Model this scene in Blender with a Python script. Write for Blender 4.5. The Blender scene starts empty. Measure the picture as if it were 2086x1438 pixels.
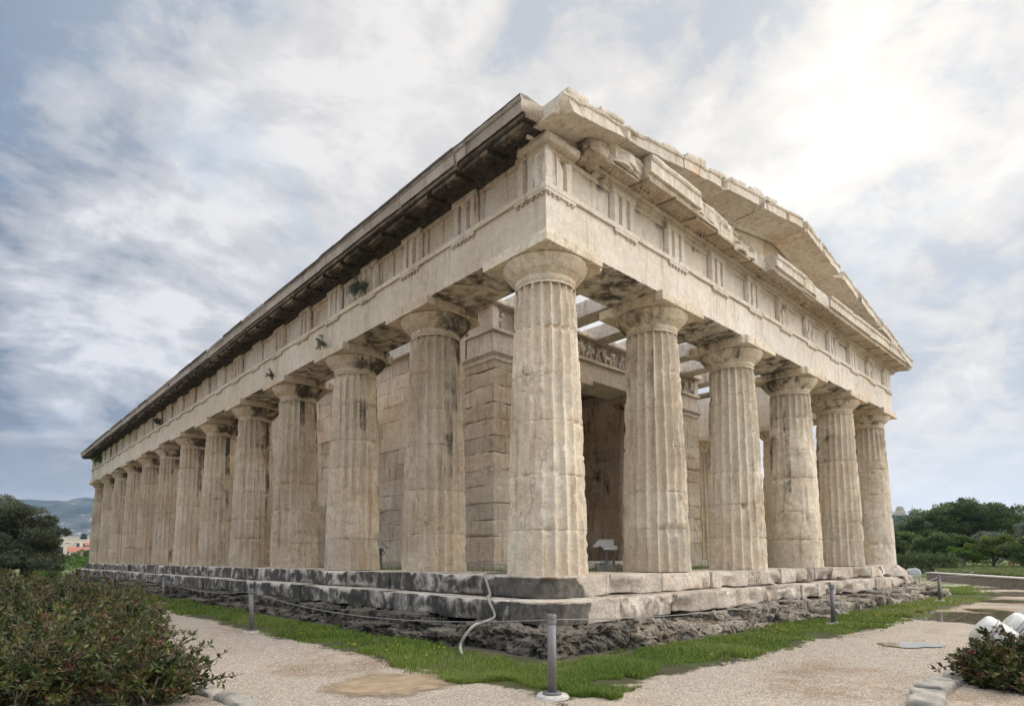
import bpy, math, random
import numpy as np
from mathutils import Matrix, Vector

S = bpy.context.scene
COL = S.collection
R = math.radians

# ------------------------------------------------------------------ camera
yaw, pitch, roll = .7421, .0778, -.0023
fw = Vector((math.sin(yaw)*math.cos(pitch), math.cos(yaw)*math.cos(pitch), math.sin(pitch)))
rt = Vector((math.cos(yaw), -math.sin(yaw), 0)); up = rt.cross(fw)
rt2 = rt*math.cos(roll) + up*math.sin(roll); up2 = -rt*math.sin(roll) + up*math.cos(roll)
CAM = Vector((-4.9515, -4.678, .2083))
cd = bpy.data.cameras.new('camera'); co = bpy.data.objects.new('camera', cd); COL.objects.link(co)
co.matrix_world = Matrix(((rt2.x, up2.x, -fw.x, CAM.x), (rt2.y, up2.y, -fw.y, CAM.y), (rt2.z, up2.z, -fw.z, CAM.z), (0, 0, 0, 1)))
cd.sensor_fit = 'HORIZONTAL'; cd.sensor_width = 36; cd.lens = 1228.03/2086*36
cd.shift_x = (1043-1029.24)/2086; cd.shift_y = (1040.39-719)/2086
cd.clip_start = .05; cd.clip_end = 6000
S.camera = co

# ------------------------------------------------------------------ view, world, sun
S.view_settings.view_transform = 'Standard'; S.view_settings.look = 'None'
S.view_settings.gamma = 1; S.view_settings.exposure = 0.0
S.cycles.use_denoising = True
S.cycles.use_adaptive_sampling = True; S.cycles.adaptive_threshold = .015
S.cycles.max_bounces = 7; S.cycles.diffuse_bounces = 5; S.cycles.glossy_bounces = 2; S.cycles.volume_bounces = 0
S.cycles.transparent_max_bounces = 6
SUN_EL, SUN_AZ = R(33.2), R(76.2)
sdir = Vector((math.cos(SUN_EL)*math.sin(SUN_AZ), math.cos(SUN_EL)*math.cos(SUN_AZ), math.sin(SUN_EL)))
sl = bpy.data.lights.new('sun', 'SUN'); sl.energy = 1.5; sl.angle = R(14); sl.color = (1, .93, .82)
so = bpy.data.objects.new('sun', sl); COL.objects.link(so)
so.rotation_euler = sdir.to_track_quat('Z', 'Y').to_euler()

class NT:
    """small helper to write node trees"""
    def __init__(s, nt): s.nt = nt; nt.nodes.clear()
    def n(s, t, **k):
        nd = s.nt.nodes.new(t)
        for a, v in k.items(): setattr(nd, a, v)
        return nd
    def put(s, sock, v):
        if v is None: return
        if isinstance(v, bpy.types.NodeSocket): s.nt.links.new(v, sock)
        else:
            if sock.type == 'RGBA' and not hasattr(v, '__len__'): v = (v, v, v, 1)
            elif sock.type == 'RGBA' and len(v) == 3: v = (*v, 1)
            sock.default_value = v
    def math(s, op, a, b=None, c=None, clamp=False):
        m = s.n('ShaderNodeMath', operation=op, use_clamp=clamp)
        for i, v in enumerate((a, b, c)): s.put(m.inputs[i], v)
        return m.outputs[0]
    def vmath(s, op, a, b=None):
        m = s.n('ShaderNodeVectorMath', operation=op); s.put(m.inputs[0], a); s.put(m.inputs[1], b)
        return m.outputs['Value'] if op in ('DOT_PRODUCT', 'LENGTH') else m.outputs[0]
    def mix(s, f, a, b, t='MIX'):
        m = s.n('ShaderNodeMix', data_type='RGBA', blend_type=t); s.put(m.inputs[0], f); s.put(m.inputs[6], a); s.put(m.inputs[7], b)
        return m.outputs[2]
    def ss(s, v, a, b, lo=0., hi=1.):
        m = s.n('ShaderNodeMapRange', interpolation_type='SMOOTHSTEP'); s.put(m.inputs[0], v)
        for i, q in enumerate((a, b, lo, hi)): s.put(m.inputs[i+1], q)
        return m.outputs[0]
    def noise(s, vec, scale, detail=4, rough=.55, dist=0., col=False):
        m = s.n('ShaderNodeTexNoise'); s.put(m.inputs['Vector'], vec)
        for k, q in (('Scale', scale), ('Detail', detail), ('Roughness', rough), ('Distortion', dist)): s.put(m.inputs[k], q)
        return m.outputs['Color' if col else 'Fac']
    def vor(s, vec, scale, feat='F1', out='Distance'):
        m = s.n('ShaderNodeTexVoronoi', feature=feat); s.put(m.inputs['Vector'], vec); s.put(m.inputs['Scale'], scale)
        return m.outputs[out]
    def mapping(s, vec, scale=(1, 1, 1), loc=(0, 0, 0), rot=(0, 0, 0)):
        m = s.n('ShaderNodeMapping'); s.put(m.inputs[0], vec); m.inputs[1].default_value = loc; m.inputs[2].default_value = rot; m.inputs[3].default_value = scale
        return m.outputs[0]
    def attr(s, name): return s.n('ShaderNodeAttribute', attribute_name=name).outputs['Fac']

W = bpy.data.worlds.new('World'); S.world = W; W.use_nodes = True
def build_world():
    w = NT(W.node_tree)
    d = w.n('ShaderNodeTexCoord').outputs['Generated']
    sep = w.n('ShaderNodeSeparateXYZ'); w.put(sep.inputs[0], d)
    sky = w.n('ShaderNodeTexSky', sky_type='NISHITA', sun_disc=False, sun_elevation=SUN_EL, sun_rotation=SUN_AZ)
    z = w.math('MAXIMUM', sep.outputs[2], 0.0)
    den = w.math('ADD', z, .34)
    cv = w.n('ShaderNodeCombineXYZ')
    w.put(cv.inputs[0], w.math('DIVIDE', sep.outputs[0], den)); w.put(cv.inputs[1], w.math('DIVIDE', sep.outputs[1], den))
    p = cv.outputs[0]
    big = w.noise(w.mapping(p, (1, 1, 1), (4.6, 2.9, 3)), 1.5, 5, .55, .5)
    med = w.noise(w.mapping(p, (.8, 1.25, 1), (1.3, .4, 2), (0, 0, .75)), 3.2, 9, .60, .55)
    puff = w.noise(w.mapping(d, (1, 1, 1.9), (2, 4, 1)), 7.0, 9, .60, .35)
    mixn = w.math('ADD', w.math('MULTIPLY', big, .38), w.math('ADD', w.math('MULTIPLY', med, .32), w.math('MULTIPLY', puff, .30)))
    sd = w.vmath('DOT_PRODUCT', d, tuple(sdir))
    # brightness of the cloud deck rises towards the veiled sun
    toward = w.ss(sd, .20, .86)
    lum = w.math('ADD', mixn, w.math('SUBTRACT', w.ss(sd, .15, .60, -.046, .010), w.math('MULTIPLY', toward, .022)))
    dark = w.mix(toward, (.13, .18, .27, 1), (.52, .56, .63, 1))
    midc = w.mix(toward, (.42, .44, .505, 1), (.74, .725, .72, 1))
    lite = w.mix(toward, (.80, .80, .83, 1), (.90, .875, .85, 1))
    cl = w.mix(w.ss(lum, .425, .495), dark, midc)
    cl = w.mix(w.ss(lum, .485, .555), cl, lite)
    blue = w.ss(w.noise(w.mapping(p, (1, 1, 1), (5.5, 2.2, 0)), 1.7, 6, .55, .3), .55, .66)
    cl = w.mix(w.math('MULTIPLY', blue, w.ss(sd, .55, .97, .40, .25)), cl, w.mix(toward, (.20, .30, .46, 1), (.45, .60, .78, 1)))
    hz = w.ss(z, 0., .26, .9, 0.)
    cl = w.mix(hz, cl, w.mix(toward, (.46, .435, .40, 1), (.98, .94, .89, 1)))
    glow = w.math('POWER', w.ss(sd, .60, 1.0), 1.6)
    cl = w.mix(1., cl, w.mix(glow, (0, 0, 0, 1), (.075, .06, .03, 1)), 'ADD')
    core = w.math('POWER', w.ss(sd, .965, 1.0), 2.)
    cl = w.mix(1., cl, w.mix(core, (0, 0, 0, 1), (.22, .20, .16, 1)), 'ADD')
    # sky outside the view brightened, peaks right and left, as added facade light
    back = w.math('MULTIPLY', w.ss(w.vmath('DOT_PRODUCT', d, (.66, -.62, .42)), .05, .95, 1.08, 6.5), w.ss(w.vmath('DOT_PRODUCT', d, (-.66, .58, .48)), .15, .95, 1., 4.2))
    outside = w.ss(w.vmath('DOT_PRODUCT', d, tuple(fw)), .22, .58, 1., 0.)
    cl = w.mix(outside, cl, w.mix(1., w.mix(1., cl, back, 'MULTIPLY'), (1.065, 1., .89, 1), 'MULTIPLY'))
    cl = w.mix(1., cl, (10, 10, 10, 1), 'MULTIPLY')
    c = w.mix(.975, sky.outputs[0], cl)
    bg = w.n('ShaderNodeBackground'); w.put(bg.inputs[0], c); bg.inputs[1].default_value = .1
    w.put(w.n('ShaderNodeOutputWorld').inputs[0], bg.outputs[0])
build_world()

# ------------------------------------------------------------------ noise and mesh helpers (numpy)
def _h(ix, iy, iz, s):
    n = (ix*374761393 + iy*668265263 + iz*2147483647 + s*974634721).astype(np.int64)
    n = (n ^ (n >> 13)) * 1274126177 & 0x7fffffff
    n = (n ^ (n >> 16)) * 1103515245 & 0x7fffffff
    return (n & 0xffff)/65535.
def vnoise(P, seed=0):
    I = np.floor(P).astype(np.int64); F = P-I; F = F*F*(3-2*F)
    o = 0
    for a in (0, 1):
        for b in (0, 1):
            for c in (0, 1):
                wgt = (F[..., 0] if a else 1-F[..., 0])*(F[..., 1] if b else 1-F[..., 1])*(F[..., 2] if c else 1-F[..., 2])
                o = o + wgt*_h(I[..., 0]+a, I[..., 1]+b, I[..., 2]+c, seed)
    return o
def fbm(P, seed=0, o=4, g=.5):
    P = np.asarray(P, float); v = 0; a = 1; t = 0
    for i in range(o):
        v = v+a*vnoise(P*(2**i), seed+i*17); t += a; a *= g
    return v/t
def sstep(x, a, b):
    t = np.clip((x-a)/(b-a), 0, 1); return t*t*(3-2*t)

class MB:
    def __init__(s): s.v = []; s.q = []; s.t = []; s.n = 0; s.at = {}
    def add(s, V, Q=None, T=None, **attrs):
        V = np.asarray(V, float).reshape(-1, 3); k = len(V)
        s.v.append(V)
        if Q is not None and len(Q): s.q.append(np.asarray(Q, np.int64).reshape(-1, 4)+s.n)
        if T is not None and len(T): s.t.append(np.asarray(T, np.int64).reshape(-1, 3)+s.n)
        for a in set(attrs) | set(s.at):
            if a not in s.at: s.at[a] = [np.zeros(s.n)] if s.n else []
            val = attrs.get(a, 0.)
            s.at[a].append(np.broadcast_to(np.asarray(val, float), (k,)).copy())
        s.n += k
        return s
    def build(s, name, mat, parent=None, origin=(0, 0, 0), smooth=True):
        me = bpy.data.meshes.new(name)
        V = np.concatenate(s.v)-np.asarray(origin, float)
        Q = np.concatenate(s.q) if s.q else np.zeros((0, 4), np.int64)
        T = np.concatenate(s.t) if s.t else np.zeros((0, 3), np.int64)
        me.vertices.add(len(V)); me.vertices.foreach_set('co', V.ravel().astype(np.float32))
        L = np.concatenate([Q.ravel(), T.ravel()]).astype(np.int32)
        me.loops.add(len(L)); me.loops.foreach_set('vertex_index', L)
        tot = np.concatenate([np.full(len(Q), 4), np.full(len(T), 3)]).astype(np.int32)
        st = np.concatenate([[0], np.cumsum(tot)[:-1]]).astype(np.int32)
        me.polygons.add(len(tot)); me.polygons.foreach_set('loop_start', st); me.polygons.foreach_set('loop_total', tot)
        me.polygons.foreach_set('use_smooth', np.full(len(tot), smooth))
        for a, l in s.at.items():
            A = me.attributes.new(a, 'FLOAT', 'POINT'); A.data.foreach_set('value', np.concatenate(l).astype(np.float32))
        me.update(calc_edges=True)
        if mat: me.materials.append(mat)
        o = bpy.data.objects.new(name, me); COL.objects.link(o)
        if parent: o.parent = parent
        else: o.location = origin
        return o
def tag(o, label=None, cat=None, group=None, kind=None):
    for k, v in (('label', label), ('category', cat), ('group', group), ('kind', kind)):
        if v: o[k] = v
    return o
def empty(name, loc, label, cat, group=None, rz=0):
    o = bpy.data.objects.new(name, None); COL.objects.link(o); o.location = loc; o.rotation_euler = (0, 0, rz)
    o.empty_display_size = .2
    return tag(o, label, cat, group)

def grid_faces(nu, nv, flip=False):
    i = np.arange(nu-1)[:, None]; j = np.arange(nv-1)[None, :]
    a = i*nv+j
    q = np.stack([a, a+nv, a+nv+1, a+1], -1).reshape(-1, 4)
    return q[:, ::-1] if flip else q
def axis_lines(a, b, cell):
    L = b-a; n = max(2, int(round(L/cell))+1)
    base = list(np.linspace(a, b, n))
    for e in (.012, .03, .06):
        if e < L*.3: base += [a+e, b-e]
    return np.unique(np.round(base, 5))
def cells(P, seed):
    I = np.floor(P).astype(np.int64); f1 = np.full(len(P), 9.); f2 = np.full(len(P), 9.); cr = np.zeros(len(P))
    for a in (-1, 0, 1):
        for b in (-1, 0, 1):
            for c in (-1, 0, 1):
                J = I+np.array([a, b, c]); o = np.stack([_h(J[:, 0], J[:, 1], J[:, 2], seed+k) for k in (0, 1, 2)], 1)
                d = np.linalg.norm(J+o-P, axis=1); r = _h(J[:, 0], J[:, 1], J[:, 2], seed+3)
                n1 = d < f1; f2 = np.where(n1, f1, np.minimum(f2, d)); cr = np.where(n1, r, cr); f1 = np.minimum(f1, d)
    return f1, f2, cr
def crag(P, seed):
    Q = P*np.array([2.3, 2.3, 4.6])+(fbm(P*4, seed+1, 3)[:, None]-.5)*1.2
    f1, f2, cr = cells(Q, seed); g1, g2, gr = cells(Q*2.7, seed+9)
    return (cr-.5)*.75+(gr-.5)*.22-.55*np.exp(-((f2-f1)/.07)**2)-.14*np.exp(-((g2-g1)/.08)**2)+(fbm(P*11, seed+2, 4)-.5)*.35
def rbox(mb, lo, hi, cell=.12, rmin=.004, rmax=.03, ns=4., seed=0, rough=0., th=.5, tone=0., stain=None, faces='xXyYzZ', cut=None, bare=0.):
    """a hewn block: box whose edges are worn and chipped by a noise of its own; cut(P) may push points further in"""
    lo = np.array(lo, float); hi = np.array(hi, float)
    for f in faces:
        ax = 'xyz'.index(f.lower()); u, v = [(1, 2), (2, 0), (0, 1)][ax]
        U = axis_lines(lo[u], hi[u], cell); Vv = axis_lines(lo[v], hi[v], cell)
        P = np.zeros((len(U), len(Vv), 3)); P[..., u] = U[:, None]; P[..., v] = Vv[None, :]; P[..., ax] = hi[ax] if f.isupper() else lo[ax]
        P = P.reshape(-1, 3)
        nz = fbm(P*ns, seed, 3)
        r = rmin+(rmax-rmin)*sstep(nz, th, th+.28)
        r = np.minimum(r, .45*(hi-lo).min())[:, None]
        q = np.clip(P, lo+r, hi-r); d = P-q; L = np.linalg.norm(d, axis=1, keepdims=True); L[L == 0] = 1
        N = d/L
        P2 = q+N*r
        if rough:
            P2 = P2+N*((crag(P, seed) if rough > .06 else fbm(P*7, seed+5, 4)-.5))[:, None]*rough
        if cut is not None: P2 = cut(P2)
        kw = dict(tone=tone)
        if bare: kw['stain'] = -bare*sstep(r[:, 0], rmin+.012, rmin+.035)*sstep(.09-np.min(np.partition(np.minimum(P-lo, hi-P), 1, axis=1)[:, 1:2], axis=1), 0, .05)
        if stain is not None: kw['stain'] = stain(P2) if callable(stain) else stain
        mb.add(P2, grid_faces(len(U), len(Vv), not f.isupper()), **kw)
    return mb
def tube(mb, pts, rad, n=8, cap=True, **at):
    pts = np.asarray(pts, float); m = len(pts); rad = np.broadcast_to(np.asarray(rad, float), (m,))
    d = np.gradient(pts, axis=0); d /= np.linalg.norm(d, axis=1, keepdims=True)+1e-9
    ref = np.array([0, 0, 1.]) if abs(d[0, 2]) < .9 else np.array([1., 0, 0])
    V = []
    for i in range(m):
        a = np.cross(d[i], ref); a /= np.linalg.norm(a)+1e-9; b = np.cross(d[i], a)
        ang = np.linspace(0, 2*math.pi, n, endpoint=False)
        V.append(pts[i]+rad[i]*(np.cos(ang)[:, None]*a+np.sin(ang)[:, None]*b))
    V = np.concatenate(V); Q = []
    for i in range(m-1):
        for k in range(n):
            a = i*n+k; b = i*n+(k+1) % n
            Q.append((a, a+n, b+n, b))
    T = []
    if cap:
        V = np.concatenate([V, [pts[0], pts[-1]]])
        for k in range(n):
            T.append((m*n, k, (k+1) % n)); T.append((m*n+1, (m-1)*n+(k+1) % n, (m-1)*n+k))
    mb.add(V, Q, T, **at); return mb
def lathe(mb, prof, c=(0, 0, 0), n=24, **at):
    prof = np.asarray(prof, float); ang = np.linspace(0, 2*math.pi, n, endpoint=False)
    V = np.zeros((len(prof), n, 3)); V[..., 0] = c[0]+prof[:, :1]*np.cos(ang); V[..., 1] = c[1]+prof[:, :1]*np.sin(ang); V[..., 2] = c[2]+prof[:, 1:2]
    Q = [(i*n+k, i*n+(k+1) % n, (i+1)*n+(k+1) % n, (i+1)*n+k) for i in range(len(prof)-1) for k in range(n)]
    mb.add(V, Q, **at); return mb
def box(mb, lo, hi, **at):
    x0, y0, z0 = lo; x1, y1, z1 = hi
    fs = [[(x0, y0, z0), (x0, y1, z0), (x1, y1, z0), (x1, y0, z0)], [(x0, y0, z1), (x1, y0, z1), (x1, y1, z1), (x0, y1, z1)],
          [(x0, y0, z0), (x1, y0, z0), (x1, y0, z1), (x0, y0, z1)], [(x0, y1, z0), (x0, y1, z1), (x1, y1, z1), (x1, y1, z0)],
          [(x0, y0, z0), (x0, y0, z1), (x0, y1, z1), (x0, y1, z0)], [(x1, y0, z0), (x1, y1, z0), (x1, y1, z1), (x1, y0, z1)]]
    for f in fs: mb.add(f, [(0, 1, 2, 3)], **at)
    return mb

# ------------------------------------------------------------------ materials
def new_mat(name):
    m = bpy.data.materials.new(name); m.use_nodes = True
    return m, NT(m.node_tree)
def cap(mb, pts, flip, **at):
    from mathutils.geometry import tessellate_polygon
    T = [t if not flip else t[::-1] for t in tessellate_polygon([[Vector(p) for p in pts]])]
    mb.add(pts, None, T, **at)
def finish(w, col, rough=.85, bump=None, bstr=.5, bdist=.01, spec=.25, metal=0., extra=None):
    b = w.n('ShaderNodeBsdfPrincipled'); w.put(b.inputs['Base Color'], col); w.put(b.inputs['Roughness'], rough); w.put(b.inputs['Specular IOR Level'], spec); w.put(b.inputs['Metallic'], metal)
    if bump is not None:
        bp = w.n('ShaderNodeBump'); w.put(bp.inputs['Height'], bump); bp.inputs['Strength'].default_value = bstr; bp.inputs['Distance'].default_value = bdist
        w.put(b.inputs['Normal'], bp.outputs[0])
    sh = b.outputs[0]
    if extra is not None: sh = extra(w, sh)
    w.put(w.n('ShaderNodeOutputMaterial').inputs[0], sh)
def plain(name, col, rough=.6, metal=0., var=.15, scale=20., bump=.0):
    m, w = new_mat(name); p = w.n('ShaderNodeNewGeometry').outputs['Position']
    n = w.noise(p, scale, 4)
    c = w.mix(1., col, w.ss(n, .25, .75, 1-var, 1+var), 'MULTIPLY')
    finish(w, c, rough, n if bump else None, bump, .01, .4, metal)
    return m

def stone(name, A, B, C, D, ochre=.5, crust=0., crust_col=(.030, .027, .023), veins=.5, cracks=.5, bump=.55, fine=1., side_crust=0., orange=0., stretch=.22, drip=.5, grain=.8):
    """weathered marble: pale to tan patches, ochre patina, grey bloom, bedding veins, hair cracks, black crust and painted groove shade where 'stain' says"""
    m, w = new_mat(name)
    g = w.n('ShaderNodeNewGeometry'); p = g.outputs['Position']
    n1 = w.noise(p, .9, 5, .6, .3); n2 = w.noise(w.mapping(p, (1, 1, .45), (7, 3, 1)), 2.1, 6, .62, .6)
    n3 = w.noise(w.mapping(p, (1, 1, .6), (2, 9, 4)), 3.4, 6, .6, .4); nf = w.noise(p, 38*fine, 5, .65)
    nm = w.noise(p, 9, 5, .6, .3)
    c = w.mix(w.ss(n1, .36, .64), A, B)
    c = w.mix(w.math('MULTIPLY', w.ss(n2, .50, .72), ochre*.75), c, C)
    c = w.mix(w.math('MULTIPLY', w.ss(n3, .54, .74), .34), c, D)
    tone = w.attr('tone')
    c = w.mix(1., c, w.math('ADD', 1., w.math('MULTIPLY', tone, .22)), 'MULTIPLY')
    c = w.mix(1., c, w.ss(nf, .25, .75, 1-.24*grain, 1+.18*grain), 'MULTIPLY')
    c = w.mix(1., c, w.ss(nm, .28, .72, 1-.16*grain, 1+.12*grain), 'MULTIPLY')
    # bedding veins, slightly tilted
    nv = w.noise(w.mapping(p, (1.1, 1.1, 9), (0, 0, 0), (.16, .10, 0)), 1.6, 6, .62, .7)
    vein = w.ss(w.math('ABSOLUTE', w.math('SUBTRACT', nv, .5)), .0, .022, 1., 0.)
    c = w.mix(w.math('MULTIPLY', vein, veins*.55), c, w.mix(.5, c, (.16, .12, .09, 1)))
    # hair cracks
    cp = w.vmath('ADD', p, w.vmath('MULTIPLY', w.noise(p, 3.1, 4, .6, col=True), (.35, .35, .35)))
    ck = w.ss(w.vor(cp, 1.15, 'DISTANCE_TO_EDGE'), .0, .011, 1., 0.)
    ck = w.math('MULTIPLY', ck, w.ss(w.noise(w.mapping(p, (1, 1, 1), (4, 4, 4)), .8, 2), .50, .58))
    c = w.mix(w.math('MULTIPLY', ck, cracks*.8), c, (.07, .055, .045, 1))
    pit = w.ss(w.vor(p, 26), .05, .16, 1., 0.); pit = w.math('MULTIPLY', pit, w.ss(w.noise(p, 2.6, 3), .5, .62))
    c = w.mix(w.math('MULTIPLY', pit, .4), c, (.12, .09, .07, 1))
    if side_crust == .5 or bump > 1.5:
        pk = w.ss(w.vor(w.vmath('ADD', p, w.vmath('MULTIPLY', w.noise(p, 12, 3, .6, col=True), (.06, .06, .06))), 19), .04, .26, 1., 0.)
        c = w.mix(w.math('MULTIPLY', pk, .6), c, (.03, .026, .022, 1))
    if orange:
        no = w.noise(w.mapping(p, (1, 1, .5), (3, 8, 5)), 2.6, 5, .6, .8)
        c = w.mix(w.math('MULTIPLY', w.ss(no, .60, .66), orange), c, (.56, .32, .12, 1))
    # thin drip streaks
    dr = w.noise(w.mapping(p, (1, 1, .07), (6, 2, 3)), 11, 4, .6)
    c = w.mix(w.math('MULTIPLY', w.ss(dr, .54, .68), drip), c, w.mix(1., c, (.50, .40, .31, 1), 'MULTIPLY'))
    # black crust, and the shade painted into triglyph grooves
    st = w.attr('stain')
    ns = w.noise(w.mapping(p, (1, 1, stretch), (1, 5, 2)), 5.2, 7, .62, .5); ns2 = w.noise(p, 2.3, 5, .6, .8)
    k = w.math('ADD', w.math('ADD', st, crust), w.math('MULTIPLY', w.math('SUBTRACT', w.math('ADD', w.math('MULTIPLY', ns, .55), w.math('MULTIPLY', ns2, .45)), .5), 1.5))
    mask = w.ss(k, .36, .66)
    if side_crust:
        sz = w.n('ShaderNodeSeparateXYZ'); w.put(sz.inputs[0], g.outputs['Normal'])
        mask = w.math('MULTIPLY', mask, w.ss(w.math('ADD', sz.outputs[2], w.math('MULTIPLY', w.math('SUBTRACT', nm, .5), .8)), .35, .75, 1., 1-side_crust))
    kc = w.mix(w.ss(nm, .35, .7), crust_col, tuple(x*2.3 for x in crust_col[:3])+(1,))
    c = w.mix(w.math('MULTIPLY', mask, .92), c, w.mix(w.ss(mask, .2, .9), w.mix(.55, kc, (.10, .075, .05, 1)), kc))
    h = w.math('ADD', w.math('MULTIPLY', nf, .35), w.math('ADD', w.math('MULTIPLY', nm, .8), w.math('SUBTRACT', w.math('MULTIPLY', nv, .5), w.math('ADD', w.math('MULTIPLY', ck, .9), w.math('MULTIPLY', pit, .5)))))
    finish(w, c, .88, h, bump, .012, .18)
    return m
M = {}
M['north'] = stone('north_marble', (.54, .43, .305, 1), (.62, .525, .405, 1), (.45, .30, .175, 1), (.44, .385, .31, 1), .5)
M['west'] = stone('west_marble', (.64, .53, .395, 1), (.72, .635, .51, 1), (.55, .38, .22, 1), (.52, .465, .385, 1), .45)
M['beamn'] = stone('architrave_marble', (.55, .46, .345, 1), (.63, .55, .44, 1), (.50, .37, .235, 1), (.46, .43, .38, 1), .35, veins=.25, cracks=.3, bump=.35, grain=.6, drip=.35)
M['beamw'] = stone('west_architrave_marble', (.64, .57, .47, 1), (.70, .64, .56, 1), (.56, .42, .27, 1), (.50, .46, .42, 1), .35, veins=.25, cracks=.4, bump=.35, grain=.6, drip=.35)
M['metope'] = stone('metope_marble', (.52, .42, .31, 1), (.58, .51, .42, 1), (.40, .23, .12, 1), (.36, .35, .31, 1), .75, crust=-.08, veins=.2, bump=.35, grain=.8, drip=.9)
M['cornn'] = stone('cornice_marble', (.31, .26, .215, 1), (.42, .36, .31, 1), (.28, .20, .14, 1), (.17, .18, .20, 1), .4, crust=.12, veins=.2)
M['soffit'] = stone('dark_soffit_marble', (.20, .16, .12, 1), (.28, .22, .16, 1), (.20, .13, .08, 1), (.12, .11, .10, 1), .4, crust=.42, veins=.1)  # much darker base colour than the cornice marble
M['cornw'] = stone('west_cornice_marble', (.60, .53, .43, 1), (.68, .62, .53, 1), (.50, .38, .24, 1), (.42, .40, .36, 1), .45, crust=-.10, veins=.3, orange=.4)
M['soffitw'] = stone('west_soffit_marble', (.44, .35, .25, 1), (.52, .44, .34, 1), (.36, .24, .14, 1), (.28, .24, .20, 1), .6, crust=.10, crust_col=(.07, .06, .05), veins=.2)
M['tymp'] = stone('tympanum_marble', (.56, .48, .37, 1), (.63, .56, .46, 1), (.45, .31, .17, 1), (.36, .31, .26, 1), .7, crust=-.05, crust_col=(.12, .09, .07), veins=.2)
M['broken'] = stone('broken_marble', (.48, .40, .31, 1), (.58, .51, .42, 1), (.40, .28, .17, 1), (.30, .28, .25, 1), .5, crust=.02, veins=.9, bump=1.)
M['cella'] = stone('cella_wall_marble', (.52, .41, .31, 1), (.61, .53, .43, 1), (.38, .25, .15, 1), (.38, .36, .32, 1), .6, crust=-.02, veins=.8, cracks=.8)
M['porch'] = stone('porch_marble', (.52, .45, .37, 1), (.60, .54, .47, 1), (.46, .34, .23, 1), (.34, .34, .35, 1), .4, crust=-.1, veins=.3, bump=.4)
M['porchwall'] = stone('lightened_porch_wall_marble', (.66, .55, .42, 1), (.74, .66, .54, 1), (.56, .40, .25, 1), (.54, .48, .40, 1), .5, crust=-.05, veins=.6, cracks=.6)  # paler than the cella marble: missing porch light painted into the colour
M['stepn'] = stone('north_step_marble', (.40, .36, .31, 1), (.55, .50, .44, 1), (.34, .27, .19, 1), (.22, .21, .20, 1), .4, crust=.60, crust_col=(.022, .021, .018), side_crust=1., veins=.3, stretch=.75)
M['stepw'] = stone('west_step_marble', (.44, .38, .31, 1), (.55, .49, .415, 1), (.40, .27, .16, 1), (.22, .21, .20, 1), .6, crust=.20, crust_col=(.05, .046, .041), veins=.9, cracks=.9, stretch=.7, grain=1.2)
M['rockn'] = stone('blackened_limestone', (.10, .09, .075, 1), (.17, .15, .125, 1), (.16, .11, .06, 1), (.22, .21, .20, 1), .4, crust=.50, crust_col=(.014, .013, .012), side_crust=.5, bump=1.6, stretch=.8, veins=.3, fine=.7)
M['rockw'] = stone('rough_limestone', (.22, .19, .15, 1), (.34, .30, .25, 1), (.26, .17, .09, 1), (.12, .115, .11, 1), .6, crust=.10, crust_col=(.030, .027, .024), bump=1.6, stretch=.8, veins=.5, fine=.7)

def leaf_mat(name, stops, gloss=.45, trans=.25):
    m, w = new_mat(name); t = w.attr('tone')
    r = w.n('ShaderNodeValToRGB'); w.put(r.inputs[0], t)
    e = r.color_ramp.elements
    while len(e) > 1: e.remove(e[-1])
    e[0].position = stops[0][0]; e[0].color = (*stops[0][1], 1)
    for ps, c in stops[1:]:
        q = e.new(ps); q.color = (*c, 1)
    def ex(w, sh):
        tr = w.n('ShaderNodeBsdfTranslucent'); w.put(tr.inputs[0], r.outputs[0])
        mx = w.n('ShaderNodeMixShader'); mx.inputs[0].default_value = trans; w.put(mx.inputs[1], sh); w.put(mx.inputs[2], tr.outputs[0]); return mx.outputs[0]
    finish(w, r.outputs[0], gloss, spec=.35, extra=ex)
    return m
M['photinia'] = leaf_mat('red_tipped_leaf', [(0, (.012, .020, .007)), (.25, (.036, .054, .013)), (.5, (.085, .105, .026)), (.66, (.125, .115, .042)), (.78, (.135, .075, .034)), (.92, (.115, .042, .024)), (1, (.09, .026, .016))], .28)
M['deepbush'] = leaf_mat('glossy_dark_leaf', [(0, (.016, .024, .008)), (.35, (.042, .056, .012)), (.62, (.085, .10, .020)), (.78, (.11, .055, .022)), (.92, (.12, .024, .016)), (1, (.07, .014, .010))], .3)
M['olive'] = leaf_mat('olive_leaf', [(0, (0.044, 0.053, 0.033)), (.5, (0.105, 0.122, 0.068)), (1, (0.194, 0.209, 0.127))], .55)
M['oak'] = leaf_mat('dark_green_leaf', [(0, (.040, .060, .020)), (.5, (.105, .145, .044)), (1, (.20, .24, .08))], .5)
M['bright'] = leaf_mat('bright_green_leaf', [(0, (0.050, 0.101, 0.020)), (.5, (0.108, 0.194, 0.031)), (1, (0.202, 0.288, 0.050))], .5)
M['silver'] = leaf_mat('silver_leaf', [(0, (0.075, 0.094, 0.069)), (.5, (0.163, 0.188, 0.144)), (1, (0.300, 0.325, 0.263))], .55)
M['yellow'] = leaf_mat('yellow_green_leaf', [(0, (0.067, 0.098, 0.024)), (.5, (0.149, 0.186, 0.037)), (1, (0.297, 0.327, 0.059))], .5)
M['pine'] = leaf_mat('pine_needle', [(0, (0.018, 0.043, 0.025)), (.5, (0.043, 0.083, 0.043)), (1, (0.090, 0.144, 0.065))], .6)
M['grass'] = leaf_mat('grass_blade', [(0, (.032, .062, .010)), (.45, (.15, .225, .030)), (.78, (.20, .25, .05)), (1, (.36, .31, .15))], .5, .3)
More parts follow.
